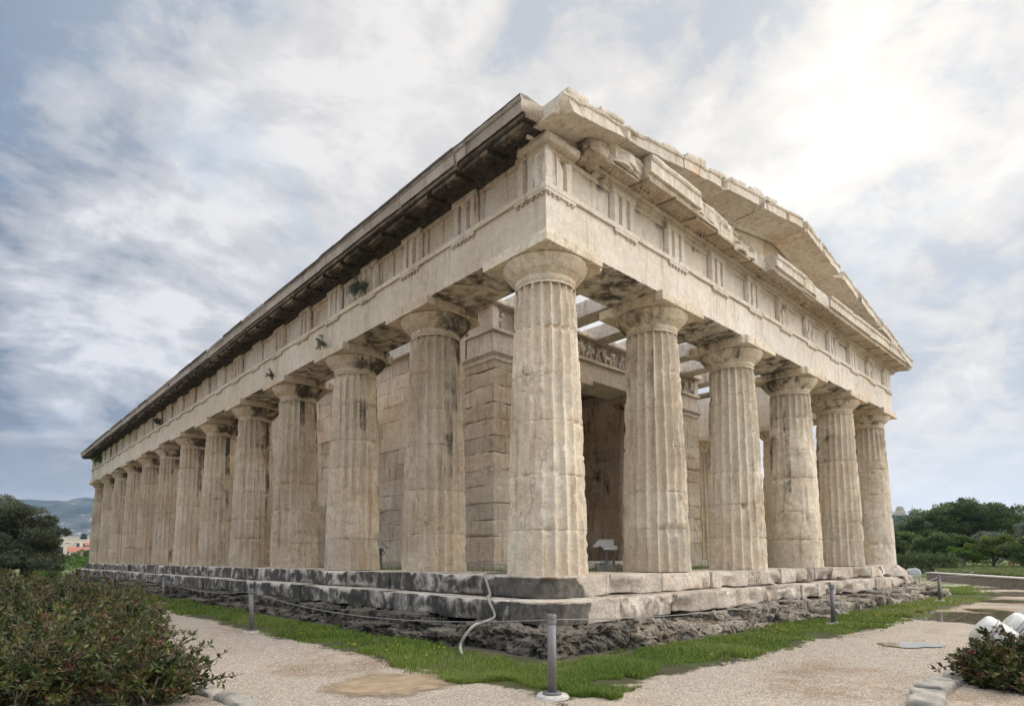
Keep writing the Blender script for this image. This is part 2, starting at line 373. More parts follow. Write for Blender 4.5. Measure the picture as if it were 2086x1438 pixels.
M['drygrass'] = leaf_mat('meadow_blade', [(0, (.055, .085, .020)), (.5, (.10, .14, .035)), (1, (.26, .25, .11))], .6, .3)
M['flower'] = plain('yellow_petal', (.75, .50, .03, 1), .6)
M['bark'] = plain('bark', (.085, .065, .048, 1), .9, 0, .4, 14, .6)
M['twig'] = plain('twig_bark', (.11, .075, .055, 1), .85, 0, .3, 30)
M['steel'] = plain('brushed_steel', (.17, .165, .16, 1), .55, .35, .15, 40)
M['steeldark'] = plain('weathered_steel', (.14, .14, .14, 1), .5, .4, .2, 30)
M['rope'] = plain('steel_cable', (.22, .215, .21, 1), .6, .2)
M['concrete'] = plain('concrete', (.42, .40, .36, 1), .9, 0, .2, 25, .4)
M['edging'] = plain('edging_stone', (.25, .235, .205, 1), .9, 0, .35, 9, .8)
M['concreted'] = plain('stained_concrete', (.20, .18, .155, 1), .9, 0, .3, 14, .5)
M['hose'] = plain('grey_plastic_hose', (.29, .275, .24, 1), .6, 0, .12, 16)
M['lampgrey'] = plain('pale_grey_paint', (.42, .43, .41, 1), .4, 0, .08)
M['lampwhite'] = plain('white_enamel', (.52, .51, .48, 1), .38, 0, .10, 14)
M['lampdark'] = plain('dark_bracket_paint', (.10, .12, .14, 1), .45)
M['blackcable'] = plain('black_rubber', (.02, .02, .02, 1), .6)
M['redcap'] = plain('red_plastic', (.45, .04, .02, 1), .4)
M['glass'] = plain('lamp_glass', (.42, .47, .50, 1), .12, 0, .05)

def ground_mat():
    m, w = new_mat('gravel_path'); g = w.n('ShaderNodeNewGeometry'); p = g.outputs['Position']
    sp = w.n('ShaderNodeSeparateXYZ'); w.put(sp.inputs[0], p)
    # distance outside the temple plan: max-norm
    dx = w.math('MAXIMUM', w.math('SUBTRACT', 0., sp.outputs[0]), w.math('SUBTRACT', sp.outputs[0], 13.7))
    dy = w.math('MAXIMUM', w.math('SUBTRACT', 0., sp.outputs[1]), w.math('SUBTRACT', sp.outputs[1], 31.8))
    d = w.math('MAXIMUM', dx, dy)
    nb = w.noise(p, 1.3, 5, .6, .3); nb2 = w.noise(p, 6, 5, .6)
    d = w.math('ADD', d, w.math('ADD', w.math('MULTIPLY', w.math('SUBTRACT', nb, .5), .7), w.math('MULTIPLY', w.math('SUBTRACT', nb2, .5), .6)))
    v = w.vor(p, 105, 'F1', 'Color'); vd = w.vor(p, 105); v2 = w.vor(p, 160, 'F1', 'Color')
    hs = w.n('ShaderNodeSeparateColor'); w.put(hs.inputs[0], v)
    hs2 = w.n('ShaderNodeSeparateColor'); w.put(hs2.inputs[0], v2)
    st = w.mix(w.ss(hs.outputs[0], .0, 1.), (.25, .208, .16, 1), (.485, .43, .36, 1))
    st = w.mix(w.math('MULTIPLY', w.ss(hs.outputs[1], .80, .9), .7), st, (.30, .25, .215, 1))
    st = w.mix(1., st, w.ss(hs2.outputs[2], 0., 1., .78, 1.15), 'MULTIPLY')
    # damp and sandy patches
    nw = w.noise(w.mapping(p, (1, 1, 1), (2, 3, 0)), .55, 4, .55, .2)
    st = w.mix(w.math('MULTIPLY', w.ss(w.math('ADD', nw, w.math('MULTIPLY', w.math('SUBTRACT', nb2, .5), .25)), .50, .64), .85), st, w.mix(1., st, (.66, .56, .46, 1), 'MULTIPLY'))
    sand = w.ss(w.noise(p, 2.2, 6, .65), .52, .70)
    st = w.mix(w.math('MULTIPLY', sand, .35), st, (.48, .38, .30, 1))
    soil = w.mix(w.ss(nb2, .35, .7), (.065, .055, .032, 1), (.055, .085, .022, 1))
    rock = w.ss(d, .80, .98, 1., 0.)
    soil = w.mix(rock, soil, w.mix(nb2, (.06, .05, .04, 1), (.16, .13, .10, 1)))
    c = w.mix(w.ss(d, 1.86, 1.98), soil, st)
    far = w.ss(w.vmath('LENGTH', w.vmath('SUBTRACT', p, tuple(CAM))), 26., 34.)
    c = w.mix(far, c, w.mix(nb, (.06, .095, .025, 1), (.14, .15, .06, 1)))
    h = w.math('SUBTRACT', w.math('MULTIPLY', nb2, .6), w.math('MULTIPLY', vd, 1.))
    finish(w, c, .92, h, .7, .012, .2)
    return m
M['ground'] = ground_mat()
def puddle_mat(name, c, rough, ripple=.02, soft=(.26, .50)):
    m, w = new_mat(name); p = w.n('ShaderNodeNewGeometry').outputs['Position']
    n = w.noise(p, 7, 3); r = w.noise(w.mapping(p, (1, 3, 1)), 9, 3)
    n2 = w.noise(p, 8, 5, .65)
    a = w.ss(w.math('ADD', w.attr('tone'), w.math('MULTIPLY', w.math('SUBTRACT', n2, .5), 1.5)), soft[0], soft[1])
    def ex(w, sh):
        t = w.n('ShaderNodeBsdfTransparent'); mx = w.n('ShaderNodeMixShader'); w.put(mx.inputs[0], a); w.put(mx.inputs[1], t.outputs[0]); w.put(mx.inputs[2], sh); return mx.outputs[0]
    finish(w, w.mix(1., c, w.ss(n, .3, .7, .8, 1.2), 'MULTIPLY'), w.math('ADD', rough, w.ss(n2, .5, .8, 0., .12)), r, ripple, .02, .5, extra=ex)
    return m
M['puddle'] = puddle_mat('rain_water', (.15, .125, .085, 1), .03, .003)
M['mud'] = puddle_mat('muddy_water', (.31, .235, .155, 1), .4, .05, (.0, 1.))
def lawn_mat():
    m, w = new_mat('lawn'); p = w.n('ShaderNodeNewGeometry').outputs['Position']
    n = w.noise(p, .5, 6, .65); n2 = w.noise(p, 6, 4)
    c = w.mix(w.ss(n, .35, .65), (.075, .115, .028, 1), (.16, .175, .065, 1)); c = w.mix(1., c, w.ss(n2, .3, .7, .7, 1.25), 'MULTIPLY')
    finish(w, c, .9, n2, .6, .05, .1); return m
M['lawn'] = lawn_mat()
def hill_mat(name, A, B, C, s):
    m, w = new_mat(name); p = w.n('ShaderNodeNewGeometry').outputs['Position']
    n = w.noise(w.mapping(p, (1, 1, 2.5)), s, 8, .68, .4); n2 = w.noise(p, s*5, 5, .6)
    c = w.mix(w.ss(n, .40, .60), A, B); c = w.mix(w.math('MULTIPLY', w.ss(n2, .58, .68), w.ss(n, .48, .6)), c, C)
    finish(w, c, .95, n2, .5, 4., .05); return m
M['mount'] = hill_mat('mountain_scrub', (.035, .045, .035, 1), (.085, .090, .075, 1), (.30, .28, .25, 1), .012)
M['farhill'] = hill_mat('wooded_hill', (.020, .034, .016, 1), (.045, .062, .028, 1), (.20, .17, .09, 1), .04)
M['rooftile'] = plain('red_roof_tile', (.30, .115, .075, 1), .85, 0, .2, 3)
M['plaster'] = plain('cream_plaster', (.60, .52, .41, 1), .9, 0, .1, 1)
M['plasterp'] = plain('pink_plaster', (.40, .27, .22, 1), .9, 0, .1, 1)
M['whitewin'] = plain('white_shutter', (.72, .72, .72, 1), .6)
M['darkwin'] = plain('dark_opening', (.03, .03, .035, 1), .4)
M['crate'] = plain('raw_timber', (.48, .25, .11, 1), .8, 0, .25, 8)

# ------------------------------------------------------------------ the ground and the far setting
G = -.75
def sheet(name, mat, x0, x1, y0, y1, nx, ny, hfun, kind='structure'):
    X, Y = np.meshgrid(np.linspace(x0, x1, nx), np.linspace(y0, y1, ny), indexing='ij')
    V = np.stack([X, Y, hfun(X, Y)], -1)
    return tag(MB().add(V, grid_faces(nx, ny)).build(name, mat), kind=kind)
def ground():
    xs = np.unique(np.concatenate([[-3000, -900, -300, -100, -40], np.linspace(-16, 30, 140), [45, 100, 300, 900, 3000]]))
    ys = np.unique(np.concatenate([[-3000, -900, -300, -100, -40], np.linspace(-14, 46, 170), [60, 100, 300, 900, 3000]]))
    X, Y = np.meshgrid(xs, ys, indexing='ij')
    P = np.stack([X*.7, Y*.7, X*0], -1)
    Z = G+(fbm(P, 3, 3)-.5)*.012
    Z = np.where((X > .5) & (X < 13.2) & (Y > .5) & (Y < 31.2), -.9, Z)
    tag(MB().add(np.stack([X, Y, Z], -1), grid_faces(len(xs), len(ys))).build('ground', M['ground']), kind='structure')
ground()
def puddle(pts, mat, z=.018, seed=0, rag=.6):
    pts = np.array(pts, float); c = pts.mean(0); n = len(pts); K = 96
    t = np.linspace(0, n, K, endpoint=False); i = t.astype(int); f = (t-i)[:, None]
    p0, p1, p2, p3 = (pts[(i+k) % n] for k in (-1, 0, 1, 2))
    q = .5*((2*p1)+(-p0+p2)*f+(2*p0-5*p1+4*p2-p3)*f*f+(-p0+3*p1-3*p2+p3)*f**3)
    nz = fbm(np.stack([q[:, 0]*3, q[:, 1]*3, q[:, 0]*0+seed], -1), seed, 4)-.5
    q = c+(q-c)*(1+nz*rag)[:, None]
    fr = [0.02, .5, .75, .88, 1.0]; ed = [1, 1, .62, .3, 0]
    V = np.array([[(c[0]+(a-c[0])*f, c[1]+(b-c[1])*f, G+z) for a, b in q] for f in fr])
    Q = np.array([(i*K+k, i*K+(k+1) % K, (i+1)*K+(k+1) % K, (i+1)*K+k) for i in range(4) for k in range(K)])
    tag(MB().add(V, Q[:, ::-1], tone=np.repeat(ed, K)).build('puddle', mat), kind='structure')
puddle([(-2.91, -.34), (-2.57, -.15), (-2.15, -.2), (-1.95, -.61), (-2.02, -1.0), (-2.44, -1.12), (-2.79, -.95), (-2.95, -.62)], M['mud'], .008, 2)
puddle([(6.55, -1.60), (7.7, -1.72), (8.2, -2.3), (8.3, -3.5), (5.6, -3.8), (5.65, -2.7), (5.9, -2.0)], M['puddle'], .008, 1)
puddle([(8.85, -2.02), (9.2, -2.4), (8.5, -3.1), (8.2, -2.55)], M['puddle'], .008, 3)
puddle([(11.76, -1.75), (12.9, -2.5), (11.7, -3.2), (11.1, -2.1)], M['puddle'], .008, 4)
puddle([(15.73, -1.2), (16.9, -2.2), (14.4, -3.1), (13.9, -1.9)], M['puddle'], .008, 5)
puddle([(18.3, -.5), (19.2, -1.3), (18.2, -1.7), (17.3, -.9)], M['puddle'], .008, 6)
puddle([(2.68, -2.45), (2.97, -2.59), (3.10, -2.95), (2.9, -3.05), (2.6, -2.9), (2.45, -2.7)], M['puddle'], .008, 7)
puddle([(-2.35, 8.9), (-1.9, 8.2), (-2.0, 7.1), (-2.5, 7.3)], M['mud'], .008, 8)
# lawn terrace behind the low wall on the right
sheet('lawn', M['lawn'], 0, 1, 0, 1, 2, 2, lambda X, Y: X*0-.42)
lw = bpy.data.objects['lawn']
lw.data.vertices.foreach_set('co', np.array([(18.9, -2.2, -.47), (24.6, 1.6, -.44), (60, -14, -.35), (95, 18, -.2)], float).ravel())
def far_hills():
    # long bare mountain to the east, wooded hill to the south
    a = np.linspace(0, 1, 90); h = np.linspace(0, 1, 26)
    def ridge(name, mat, P0, P1, H, depth, seed, rough):
        P0 = np.array(P0, float); P1 = np.array(P1, float); d = P1-P0; nrm = np.array([-d[1], d[0]])/np.linalg.norm(d)
        if nrm @ (P0-np.array(CAM[:2])) < 0: nrm = -nrm
        V = np.zeros((len(a), len(h), 3))
        for i, t in enumerate(a):
            base = P0+d*t
            for j, s in enumerate(h):
                q = base+nrm*depth*s
                V[i, j] = (q[0], q[1], s)
        nz = fbm(V*np.array([1/rough, 1/rough, 1]), seed, 5)-.5
        prof = np.interp(a, *H)[:, None]
        V[..., 2] = G-2+prof*(V[..., 2]**.75)*(1+nz*.25)+nz*prof*.10*(V[..., 2])
        tag(MB().add(V, grid_faces(len(a), len(h))).build(name, mat), kind='structure')
    ridge('mountain', M['mount'], (-900, 1750), (900, 1250), ([0, .25, .4, .55, .63, .75, 1], [95, 120, 138, 152, 158, 150, 150]), 420, 4, 160)
    ridge('wooded_hill', M['farhill'], (330, 330), (470, -150), ([0, .3, .55, .75, 1], [30, 32, 32, 32, 33]), 110, 9, 30)
far_hills()

# ------------------------------------------------------------------ the temple
AXX = [.5665]; AXY = [.56]
for i in range(5): AXX.append(AXX[-1]+(2.413 if i in (0, 4) else 2.583))
for i in range(12): AXY.append(AXY[-1]+(2.413 if i in (0, 11) else 2.583))
XE, YE = 13.708, 31.776          # stylobate
H = 4.067; ABH = .14; ABW = .577
temple = empty('ancient_temple', (0, 0, 0), 'ruined marble temple ringed by fluted columns, broken pediment above', 'temple')

def shaft(name, cx, cy, h, r0, r1, seed, wear=.15, wearz=.5, stain=None, mat=None, per=8, rows=110, chunks=(), tone=0., parent=temple, z0=0., nfl=20, rough=1.):
    rng = random.Random(seed)
    phi = {8: [0, .05, .17, .33, .5, .67, .83, .95], 6: [0, .08, .27, .5, .73, .92], 4: [0, .15, .5, .85]}[per]
    th = np.array([(k+f)/nfl for k in range(nfl) for f in phi])*2*math.pi; fr = np.array([f for k in range(nfl) for f in phi]); fk = np.array([k for k in range(nfl) for f in phi])
    nd = 6
    js = [0]+sorted((k+rng.uniform(-.16, .16))*h/nd for k in range(1, nd))+[h]
    zs = list(np.linspace(0, h, rows))
    for j in js[1:-1]:
        zs = [q for q in zs if abs(q-j) > .02]+[j-.014, j-.005, j, j+.005, j+.014]
    zs = np.array(sorted(zs))
    T, Zz = np.meshgrid(th, zs, indexing='ij'); Fr = np.broadcast_to(fr[:, None], T.shape)
    t = Zz/h
    Rr = r0+(r1-r0)*t+.010*np.sin(math.pi*t)
    di = np.searchsorted(np.array(js[1:-1]), Zz)
    off = np.array([rng.uniform(-.003, .003) for _ in range(nd)]); rot = np.array([rng.uniform(-.012, .012) for _ in range(nd)]); dt = np.array([rng.uniform(-.5, .5) for _ in range(nd)])
    Rr = Rr+off[di]; Ta = T+rot[di]
    ux, uy = np.cos(T), np.sin(T)
    P = np.stack([cx+ux*r0, cy+uy*r0, Zz], -1)
    n1 = fbm(P*np.array([3.2, 3.2, 2.2]), seed, 4); n2 = fbm(P*11, seed+3, 3); n3 = fbm(P*np.array([1.3, 1.3, .8]), seed+9, 3)
    w = wear*sstep(wearz-t+(n3-.5)*.7, -.12, .2)+.15*sstep(n1, .5, .7)
    w = np.clip(w, 0, .95)
    depth = .082*(Rr/.5)*(1-(2*Fr-1)**2)*(1-w)
    r = Rr-depth
    # broken arrises and spalls
    chip = .020*sstep(n2, .52, .72)+.016*sstep(n1, .56, .74)
    ar = (Fr < .12) | (Fr > .88)
    r = np.minimum(r, Rr-chip*rough)
    r = r-.012*sstep(n1, .60, .78)*rough
    for j in js[1:-1]:
        k = np.exp(-((Zz-j)/.006)**2); jn = fbm(np.stack([T*3, Zz*0+j, Zz*0], -1), seed+int(j*10), 3)
        r = r-k*(.005+.014*sstep(jn, .45, .75))
        r = r-np.exp(-((Zz-j)/.03)**2)*.030*sstep(fbm(P*np.array([5, 5, 3]), seed+31, 3), .58, .72)*rough
    for (a, z, da, dz, dp) in chunks:
        dd = (np.angle(np.exp(1j*(T-a)))/da)**2+((Zz-z)/dz)**2
        dd = dd+(n1-.5)*1.3
        r = r-dp*sstep(1.15-dd, 0, .35)*(1+.25*(n2-.5))
    r = r-(n2-.5)*.006
    V = np.stack([cx+np.cos(Ta)*r, cy+np.sin(Ta)*r, Zz+z0], -1)
    na, nz = T.shape
    i = np.arange(na)[:, None]; j = np.arange(nz-1)[None, :]
    q = np.stack([i*nz+j, ((i+1) % na)*nz+j, ((i+1) % na)*nz+j+1, i*nz+j+1], -1).reshape(-1, 4)
    st = 0.
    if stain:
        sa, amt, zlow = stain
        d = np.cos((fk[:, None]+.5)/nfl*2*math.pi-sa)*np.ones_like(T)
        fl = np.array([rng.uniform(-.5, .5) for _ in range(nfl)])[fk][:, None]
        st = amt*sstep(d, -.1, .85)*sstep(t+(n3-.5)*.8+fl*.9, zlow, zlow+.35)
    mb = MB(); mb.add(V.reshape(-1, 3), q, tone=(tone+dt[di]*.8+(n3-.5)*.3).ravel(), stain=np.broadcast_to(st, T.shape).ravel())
    return mb.build(name, mat, parent, (cx, cy, z0)) if parent is None else _child(mb, name, mat, parent, (cx, cy, z0))
def _child(mb, name, mat, parent, org):
    """link as a child with its origin at org (temple root sits at the world origin)"""
    base = np.array(_wloc(parent))
    o = mb.build(name, mat, parent, org); o.location = np.array(org)-base
    return o
def _wloc(o):
    v = Vector((0, 0, 0))
    while o is not None: v = v+o.location; o = o.parent
    return v
def capital(col, cx, cy, seed, mat, stain_a, amt, r1=.397, top=H, abh=ABH, abw=ABW, n=64, wornx=(), scale=1.):
    mb = MB(); z = top-abh
    e = scale
    prof = [(r1*.985, z-.315), (r1*.975, z-.29), (r1*.955, z-.288), (r1*.955, z-.281), (r1*.975, z-.279), (r1*.985, z-.225), (r1*1.0, z-.195)]
    zz = z-.195
    for k in range(4): prof += [(r1*1.0+.006+.011*k, zz+.001), (r1*1.0+.013+.011*k, zz+.004), (r1*1.0+.010+.011*k, zz+.0095)]; zz += .0105
    ra = r1+.053
    for t in np.linspace(0, 1, 12):
        prof.append((ra+(.555*e-ra)*(t**.86 if t < .8 else .8**.86+(t-.8)*.75)*1.0, zz+(z-zz-.022)*t))
    rm = prof[-1][0]
    prof += [(rm+.004, z-.014), (rm-.004, z-.004), (rm-.03, z-.0005)]
    P = np.array(prof); ang = np.linspace(0, 2*math.pi, n, endpoint=False)
    V = np.zeros((len(P), n, 3)); rr = P[:, :1]*np.ones((1, n))
    X = cx+rr*np.cos(ang); Y = cy+rr*np.sin(ang); Z = P[:, 1:2]*np.ones((1, n))
    Q3 = np.stack([X, Y, Z], -1); nz = fbm(Q3*6, seed, 4)
    rr = rr-.018*sstep(nz, .60, .75)-(nz-.5)*.006
    V = np.stack([cx+rr*np.cos(ang), cy+rr*np.sin(ang), Z], -1)
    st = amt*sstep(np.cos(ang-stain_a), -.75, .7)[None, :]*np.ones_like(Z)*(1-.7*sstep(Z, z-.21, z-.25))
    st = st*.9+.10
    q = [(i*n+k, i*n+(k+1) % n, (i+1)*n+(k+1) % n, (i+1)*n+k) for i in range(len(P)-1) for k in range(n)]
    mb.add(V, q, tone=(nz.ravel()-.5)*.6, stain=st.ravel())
    _child(mb, 'echinus', mat, col, (cx, cy, z))
    mb = MB()
    sx, sy = math.cos(stain_a), math.sin(stain_a)
    def sf(Pq):
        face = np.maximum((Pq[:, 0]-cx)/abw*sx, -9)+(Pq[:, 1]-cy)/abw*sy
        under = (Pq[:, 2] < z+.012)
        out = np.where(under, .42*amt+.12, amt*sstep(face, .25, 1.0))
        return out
    def cutc(Pq):
        for (ax, ay, rad) in wornx:
            d = np.hypot(Pq[:, 0]-(cx+ax*abw), Pq[:, 1]-(cy+ay*abw)); nn = fbm(Pq*9, seed+4, 3)
            k = np.clip(1-d/(rad*(.7+.6*nn)), 0, 1)[:, None]
            Pq = Pq-k*np.array([ax, ay, -.25])*rad*.75
        return Pq
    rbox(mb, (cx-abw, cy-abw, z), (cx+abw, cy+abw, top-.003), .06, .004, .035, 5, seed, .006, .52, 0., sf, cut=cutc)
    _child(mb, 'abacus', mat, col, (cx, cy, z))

def column(name, cx, cy, seed, mat, sa, amt, zlow, **k):
    hs = H-ABH-.29
    far = k.pop('far', 0); worn = k.pop('wornx', ())
    per, rows = ((8, 130), (6, 80), (4, 40))[far]
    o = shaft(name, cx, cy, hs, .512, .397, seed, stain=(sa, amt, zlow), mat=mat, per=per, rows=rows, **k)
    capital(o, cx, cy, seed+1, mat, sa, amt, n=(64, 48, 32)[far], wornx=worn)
    return o
for j in range(13):
    k = dict(tone=random.Random(j).uniform(-.45, .2), wear=.08)
    if j == 0: k = dict(tone=.05, wear=.42, wearz=.5, chunks=[(-2.2, 1.25, .10, .045, .02), (-1.95, 3.05, .5, .03, .03), (-1.1, 2.9, .2, .25, .03)], wornx=[(1, -1, .10)])
    if j == 1: k.update(wear=.16, wearz=.45, wornx=[(1, -1, .16)])
    if j == 2: k.update(wear=.16, wearz=.35, chunks=[(-.75, .55, .4, .10, .04), (-.75, 1.1, .35, .5, .035)], wornx=[(1, -1, .18)])
    if j == 3: k.update(wear=.2, wearz=.30, chunks=[(-1.5, .72, .5, .06, .035), (-.9, .95, .35, .45, .05)])
    if j == 4: k.update(chunks=[(-.85, .8, .4, .9, .04)])
    if j == 7: k.update(chunks=[(-1.25, .28, .55, .30, .15)])
    k['far'] = 0 if j < 5 else (1 if j < 9 else 2)
    if j == 0: column('column', AXX[0], AXY[0], 100, M['west'], -.35, .25, .85, **k)
    else: column('column', AXX[0], AXY[j], 100+j*7, M['north'], -.75, .56, .50, **k)
for i in range(1, 6):
    k = dict(tone=random.Random(50+i).uniform(-.3, .3), wear=.10, far=0 if i < 3 else 1)
    if i == 1: k.update(chunks=[(-1.9, .62, .35, .09, .03), (-2.3, .45, .25, .25, .02)], wear=.12)
    if i == 2: k.update(chunks=[(-2.3, 1.1, .16, .05, .05), (-2.1, 1.3, .3, .4, .02)], wear=.12)
    if i == 3: k.update(wear=.92, wearz=.75)
    if i == 4: k.update(chunks=[(-1.6, 1.02, 1.2, .03, .025)])
    if i == 5: k.update(wear=.95, wearz=.9)
    column('column', AXX[i], AXY[0], 300+i*7, M['west'], 2.75, .44, .58, wornx=[(-1, -1, .08)] if i in (2, 3) else (), **k)
for j in range(1, 13):
    column('column', AXX[5], AXY[j], 500+j*3, M['west'], 1.5, .4, .5, far=1 if j < 5 else 2)
for i in range(1, 5):
    column('column', AXX[i], AXY[12], 600+i*3, M['north'], 1.5, .4, .5, far=2)

# ---- stepped platform
def steps():
    rng = random.Random(4)
    for lvl, (off, z1, z0) in enumerate(((0., 0., -.255), (.36, -.258, -.512))):
        nm = 'stylobate' if lvl == 0 else 'step'
        # north flank
        mb = MB(); y = -off+ (.95 if lvl == 0 else .62)
        n = 0; first = y
        while y < YE+off-.01:
            L = min(rng.uniform(1.15, 1.45), YE+off-y)
            if YE+off-y-L < .6: L = YE+off-y
            dx = rng.uniform(-.022, .03); dz = rng.uniform(-.014, .004)
            rbox(mb, (-off+dx, y+.003, z0), (1.12 if lvl == 0 else .2, y+L-.003, z1+dz), .055 if y < 9 else .14, .006, .085, 4.2, 40+n+lvl*60, .02, .46, rng.uniform(-.6, .6), bare=.16)
            y += L; n += 1
        o = mb.build(nm, M['stepn'], temple)
        o['label'] = 'blackened north side of the ' + nm
        # west front
        mb = MB(); x = -off+(1.10 if lvl == 0 else 1.18)
        fx0 = x
        xend = XE+off if lvl == 1 else XE
        while x < xend-.01:
            L = min(rng.uniform(1.15, 1.45), xend-x)
            if xend-x-L < .6: L = xend-x
            dy = rng.uniform(-.02, .03); dz = rng.uniform(-.014, .003)
            rm = .055 if x < 9 else .12
            sd = 200+n+lvl*60
            yb = (1.12 if lvl == 0 else .2); yf = -off+dy
            def cf(P, sd=sd, zm=(z0+z1)/2, lvl=lvl):
                n_ = fbm(P*np.array([1.9, 1.9, 1.2]), sd+3, 4); P = P.copy()
                b = sstep(n_, .53, .60)*sstep(zm+.06-P[:, 2], -.02, .12)*sstep(-P[:, 1]+.25, 0, .2); P[:, 1] += b*.085; P[:, 2] += b*.02
                t = sstep(fbm(P*2.6, sd+8, 4), .55, .62)*sstep(P[:, 2]-zm, 0, .1)*sstep(-P[:, 1]+.12, 0, .2); P[:, 1] += t*.05; P[:, 2] -= t*.045
                return P
            if lvl == 0 and x > 10.8:
                def cf(P, sd=sd):
                    t = sstep(P[:, 0]+(fbm(P*2, sd, 3)-.5)*1.2, 11.4, 12.4); b = sstep(-P[:, 1]+.2, 0, .3)*t
                    P = P.copy(); P[:, 1] += b*(.16+.10*sstep(P[:, 2], -.2, 0)); P[:, 2] -= b*.05; return P
            if lvl == 1 and x > 10.5:
                def cf(P, sd=sd):
                    t = sstep(P[:, 0]+(fbm(P*2.2, sd, 3)-.5)*1.6, 10.7, 12.); b = sstep(-P[:, 1], .0, .36)*t
                    P = P.copy(); P[:, 1] += b*.16; P[:, 2] -= b*.10*(P[:, 2] > -.4); return P
            rbox(mb, (x+.003, yf, z0), (x+L-.003, yb, z1+dz), .09 if x < 9 else .12, .006, rm, 4., sd, .018, .47, rng.uniform(-.9, .7), rng.choice((0, 0, .1, .25)), cut=cf)
            x += L; n += 1
        o = mb.build(nm, M['stepw'], temple); o['label'] = 'pale west side of the '+nm
        # the corner stones
        mb = MB()
        if lvl == 0:
            def cc(P):
                nn = fbm(P*2.6, 77, 3)
                s = (.17+.12*(nn-.5))-(P[:, 0]+P[:, 1]); k = np.clip(s, 0, .3)[:, None]*.5*sstep(-P[:, 2], .0, .05)[:, None]
                return P+k*np.array([1, 1, 0.])
            rbox(mb, (0, 0, z0), (1.097, .947, 0), .055, .006, .05, 3, 11, .012, .5, .1, lambda P: .55*(P[:, 2] < -.02)*sstep(.75-P[:, 0]+(fbm(P*3, 4, 3)-.5), 0, .3), cut=cc)
        else:
            def cc(P):
                s = (-.52)-(P[:, 0]+P[:, 1]); k = np.clip(s, 0, .4)[:, None]*.5
                return P+k*np.array([1, 1, 0.])
            rbox(mb, (-off, -off, z0), (.817, .257, z1), .06, .006, .05, 3, 13, .02, .5, -.1, lambda P: .52*(P[:, 2] < z1-.015)*sstep(.62-P[:, 0]+(fbm(P*3, 5, 3)-.5), 0, .3), cut=cc)
        o = mb.build(nm, M['stepw'], temple); o['label'] = 'stained corner stone of the '+nm
    # south and east sides, plain
    for lvl, (off, z1, z0) in enumerate(((0., 0., -.255), (.36, -.258, -.512))):
        mb = MB()
        rbox(mb, (XE-1.12, 1.12 if lvl == 0 else .2, z0), (XE+off, YE+off, z1), .8, .006, .04, 2, 21, .01)
        rbox(mb, (1.12, YE-1.12, z0), (XE-1.12, YE+off, z1), .8, .006, .04, 2, 22, .01)
        mb.build('stylobate' if lvl == 0 else 'step', M['stepw'], temple)
    # rough foundation course
    def rocks(name, mat, side, a, b, seed):
        rng = random.Random(seed); mb = MB(); t = a; n = 0
        while t < b:
            L = rng.uniform(.45, 1.25) if side == 'n' else rng.uniform(.35, 1.0)
            d0 = rng.uniform(.60, .86); hgt = rng.uniform(-.53, -.50) if rng.random() < .7 else rng.uniform(-.60, -.54)
            lo, hi = ((-d0, t, -.80), (.1, t+L-.035, hgt)) if side == 'n' else ((t, -d0, -.80), (t+L-.035, .1, hgt))
            nearf = (t < 7)
            rbox(mb, lo, hi, .022 if nearf else .05, .012, .06, 4.5, seed+n, .095, .40, rng.uniform(-.8, .8))
            t += L; n += 1
        # tumbled footing stones
        t = a
        while t < b:
            L = rng.uniform(.3, 1.1); d0 = rng.uniform(.85, 1.08); hh = rng.uniform(-.72, -.60)
            if rng.random() < .75:
                lo, hi = ((-d0, t, -.85), (-.4, t+L, hh)) if side == 'n' else ((t, -d0, -.85), (t+L, -.4, hh))
                rbox(mb, lo, hi, .026 if t < 7 else .06, .012, .06, 5, seed+n, .095, .38, rng.uniform(-.8, .8))
            t += L*rng.uniform(.9, 1.6); n += 1
        return mb.build(name, mat, temple, smooth=False)
    rocks('foundation', M['rockn'], 'n', .55, 32.3, 900)['label'] = 'black rocky footing of the north side'
    rocks('foundation', M['rockw'], 'w', .45, 14.0, 950)['label'] = 'broken limestone footing of the west front'
    mb = MB()
    rbox(mb, (-.74, -.74, -.82), (.62, .58, -.515), .03, .012, .08, 4, 961, .12, .42, .1)
    mb.build('foundation', M['rockn'], temple, smooth=False)['label'] = 'dark corner stone of the footing'
    mb = MB(); box(mb, (.2, .2, -.9), (XE-.2, YE-.2, -.34)); mb.build('foundation_core', M['rockw'], temple)
steps()
# eroded stub the last west column stands on
mb = MB()
prof = [(.50, .03), (.52, .02), (.56, -.03), (.66, -.11), (.72, -.20), (.74, -.27)]
lathe(mb, prof, (AXX[5], AXY[0], 0), 40)
v = mb.v[0]; nz = fbm(v*3.5, 8, 4)-.5; c = np.array([AXX[5], AXY[0], 0]); mb.v[0] = v+(v-c)*np.array([1, 1, 0])*nz[:, None]*.35
mb.build('pedestal_stub', M['stepw'], temple)

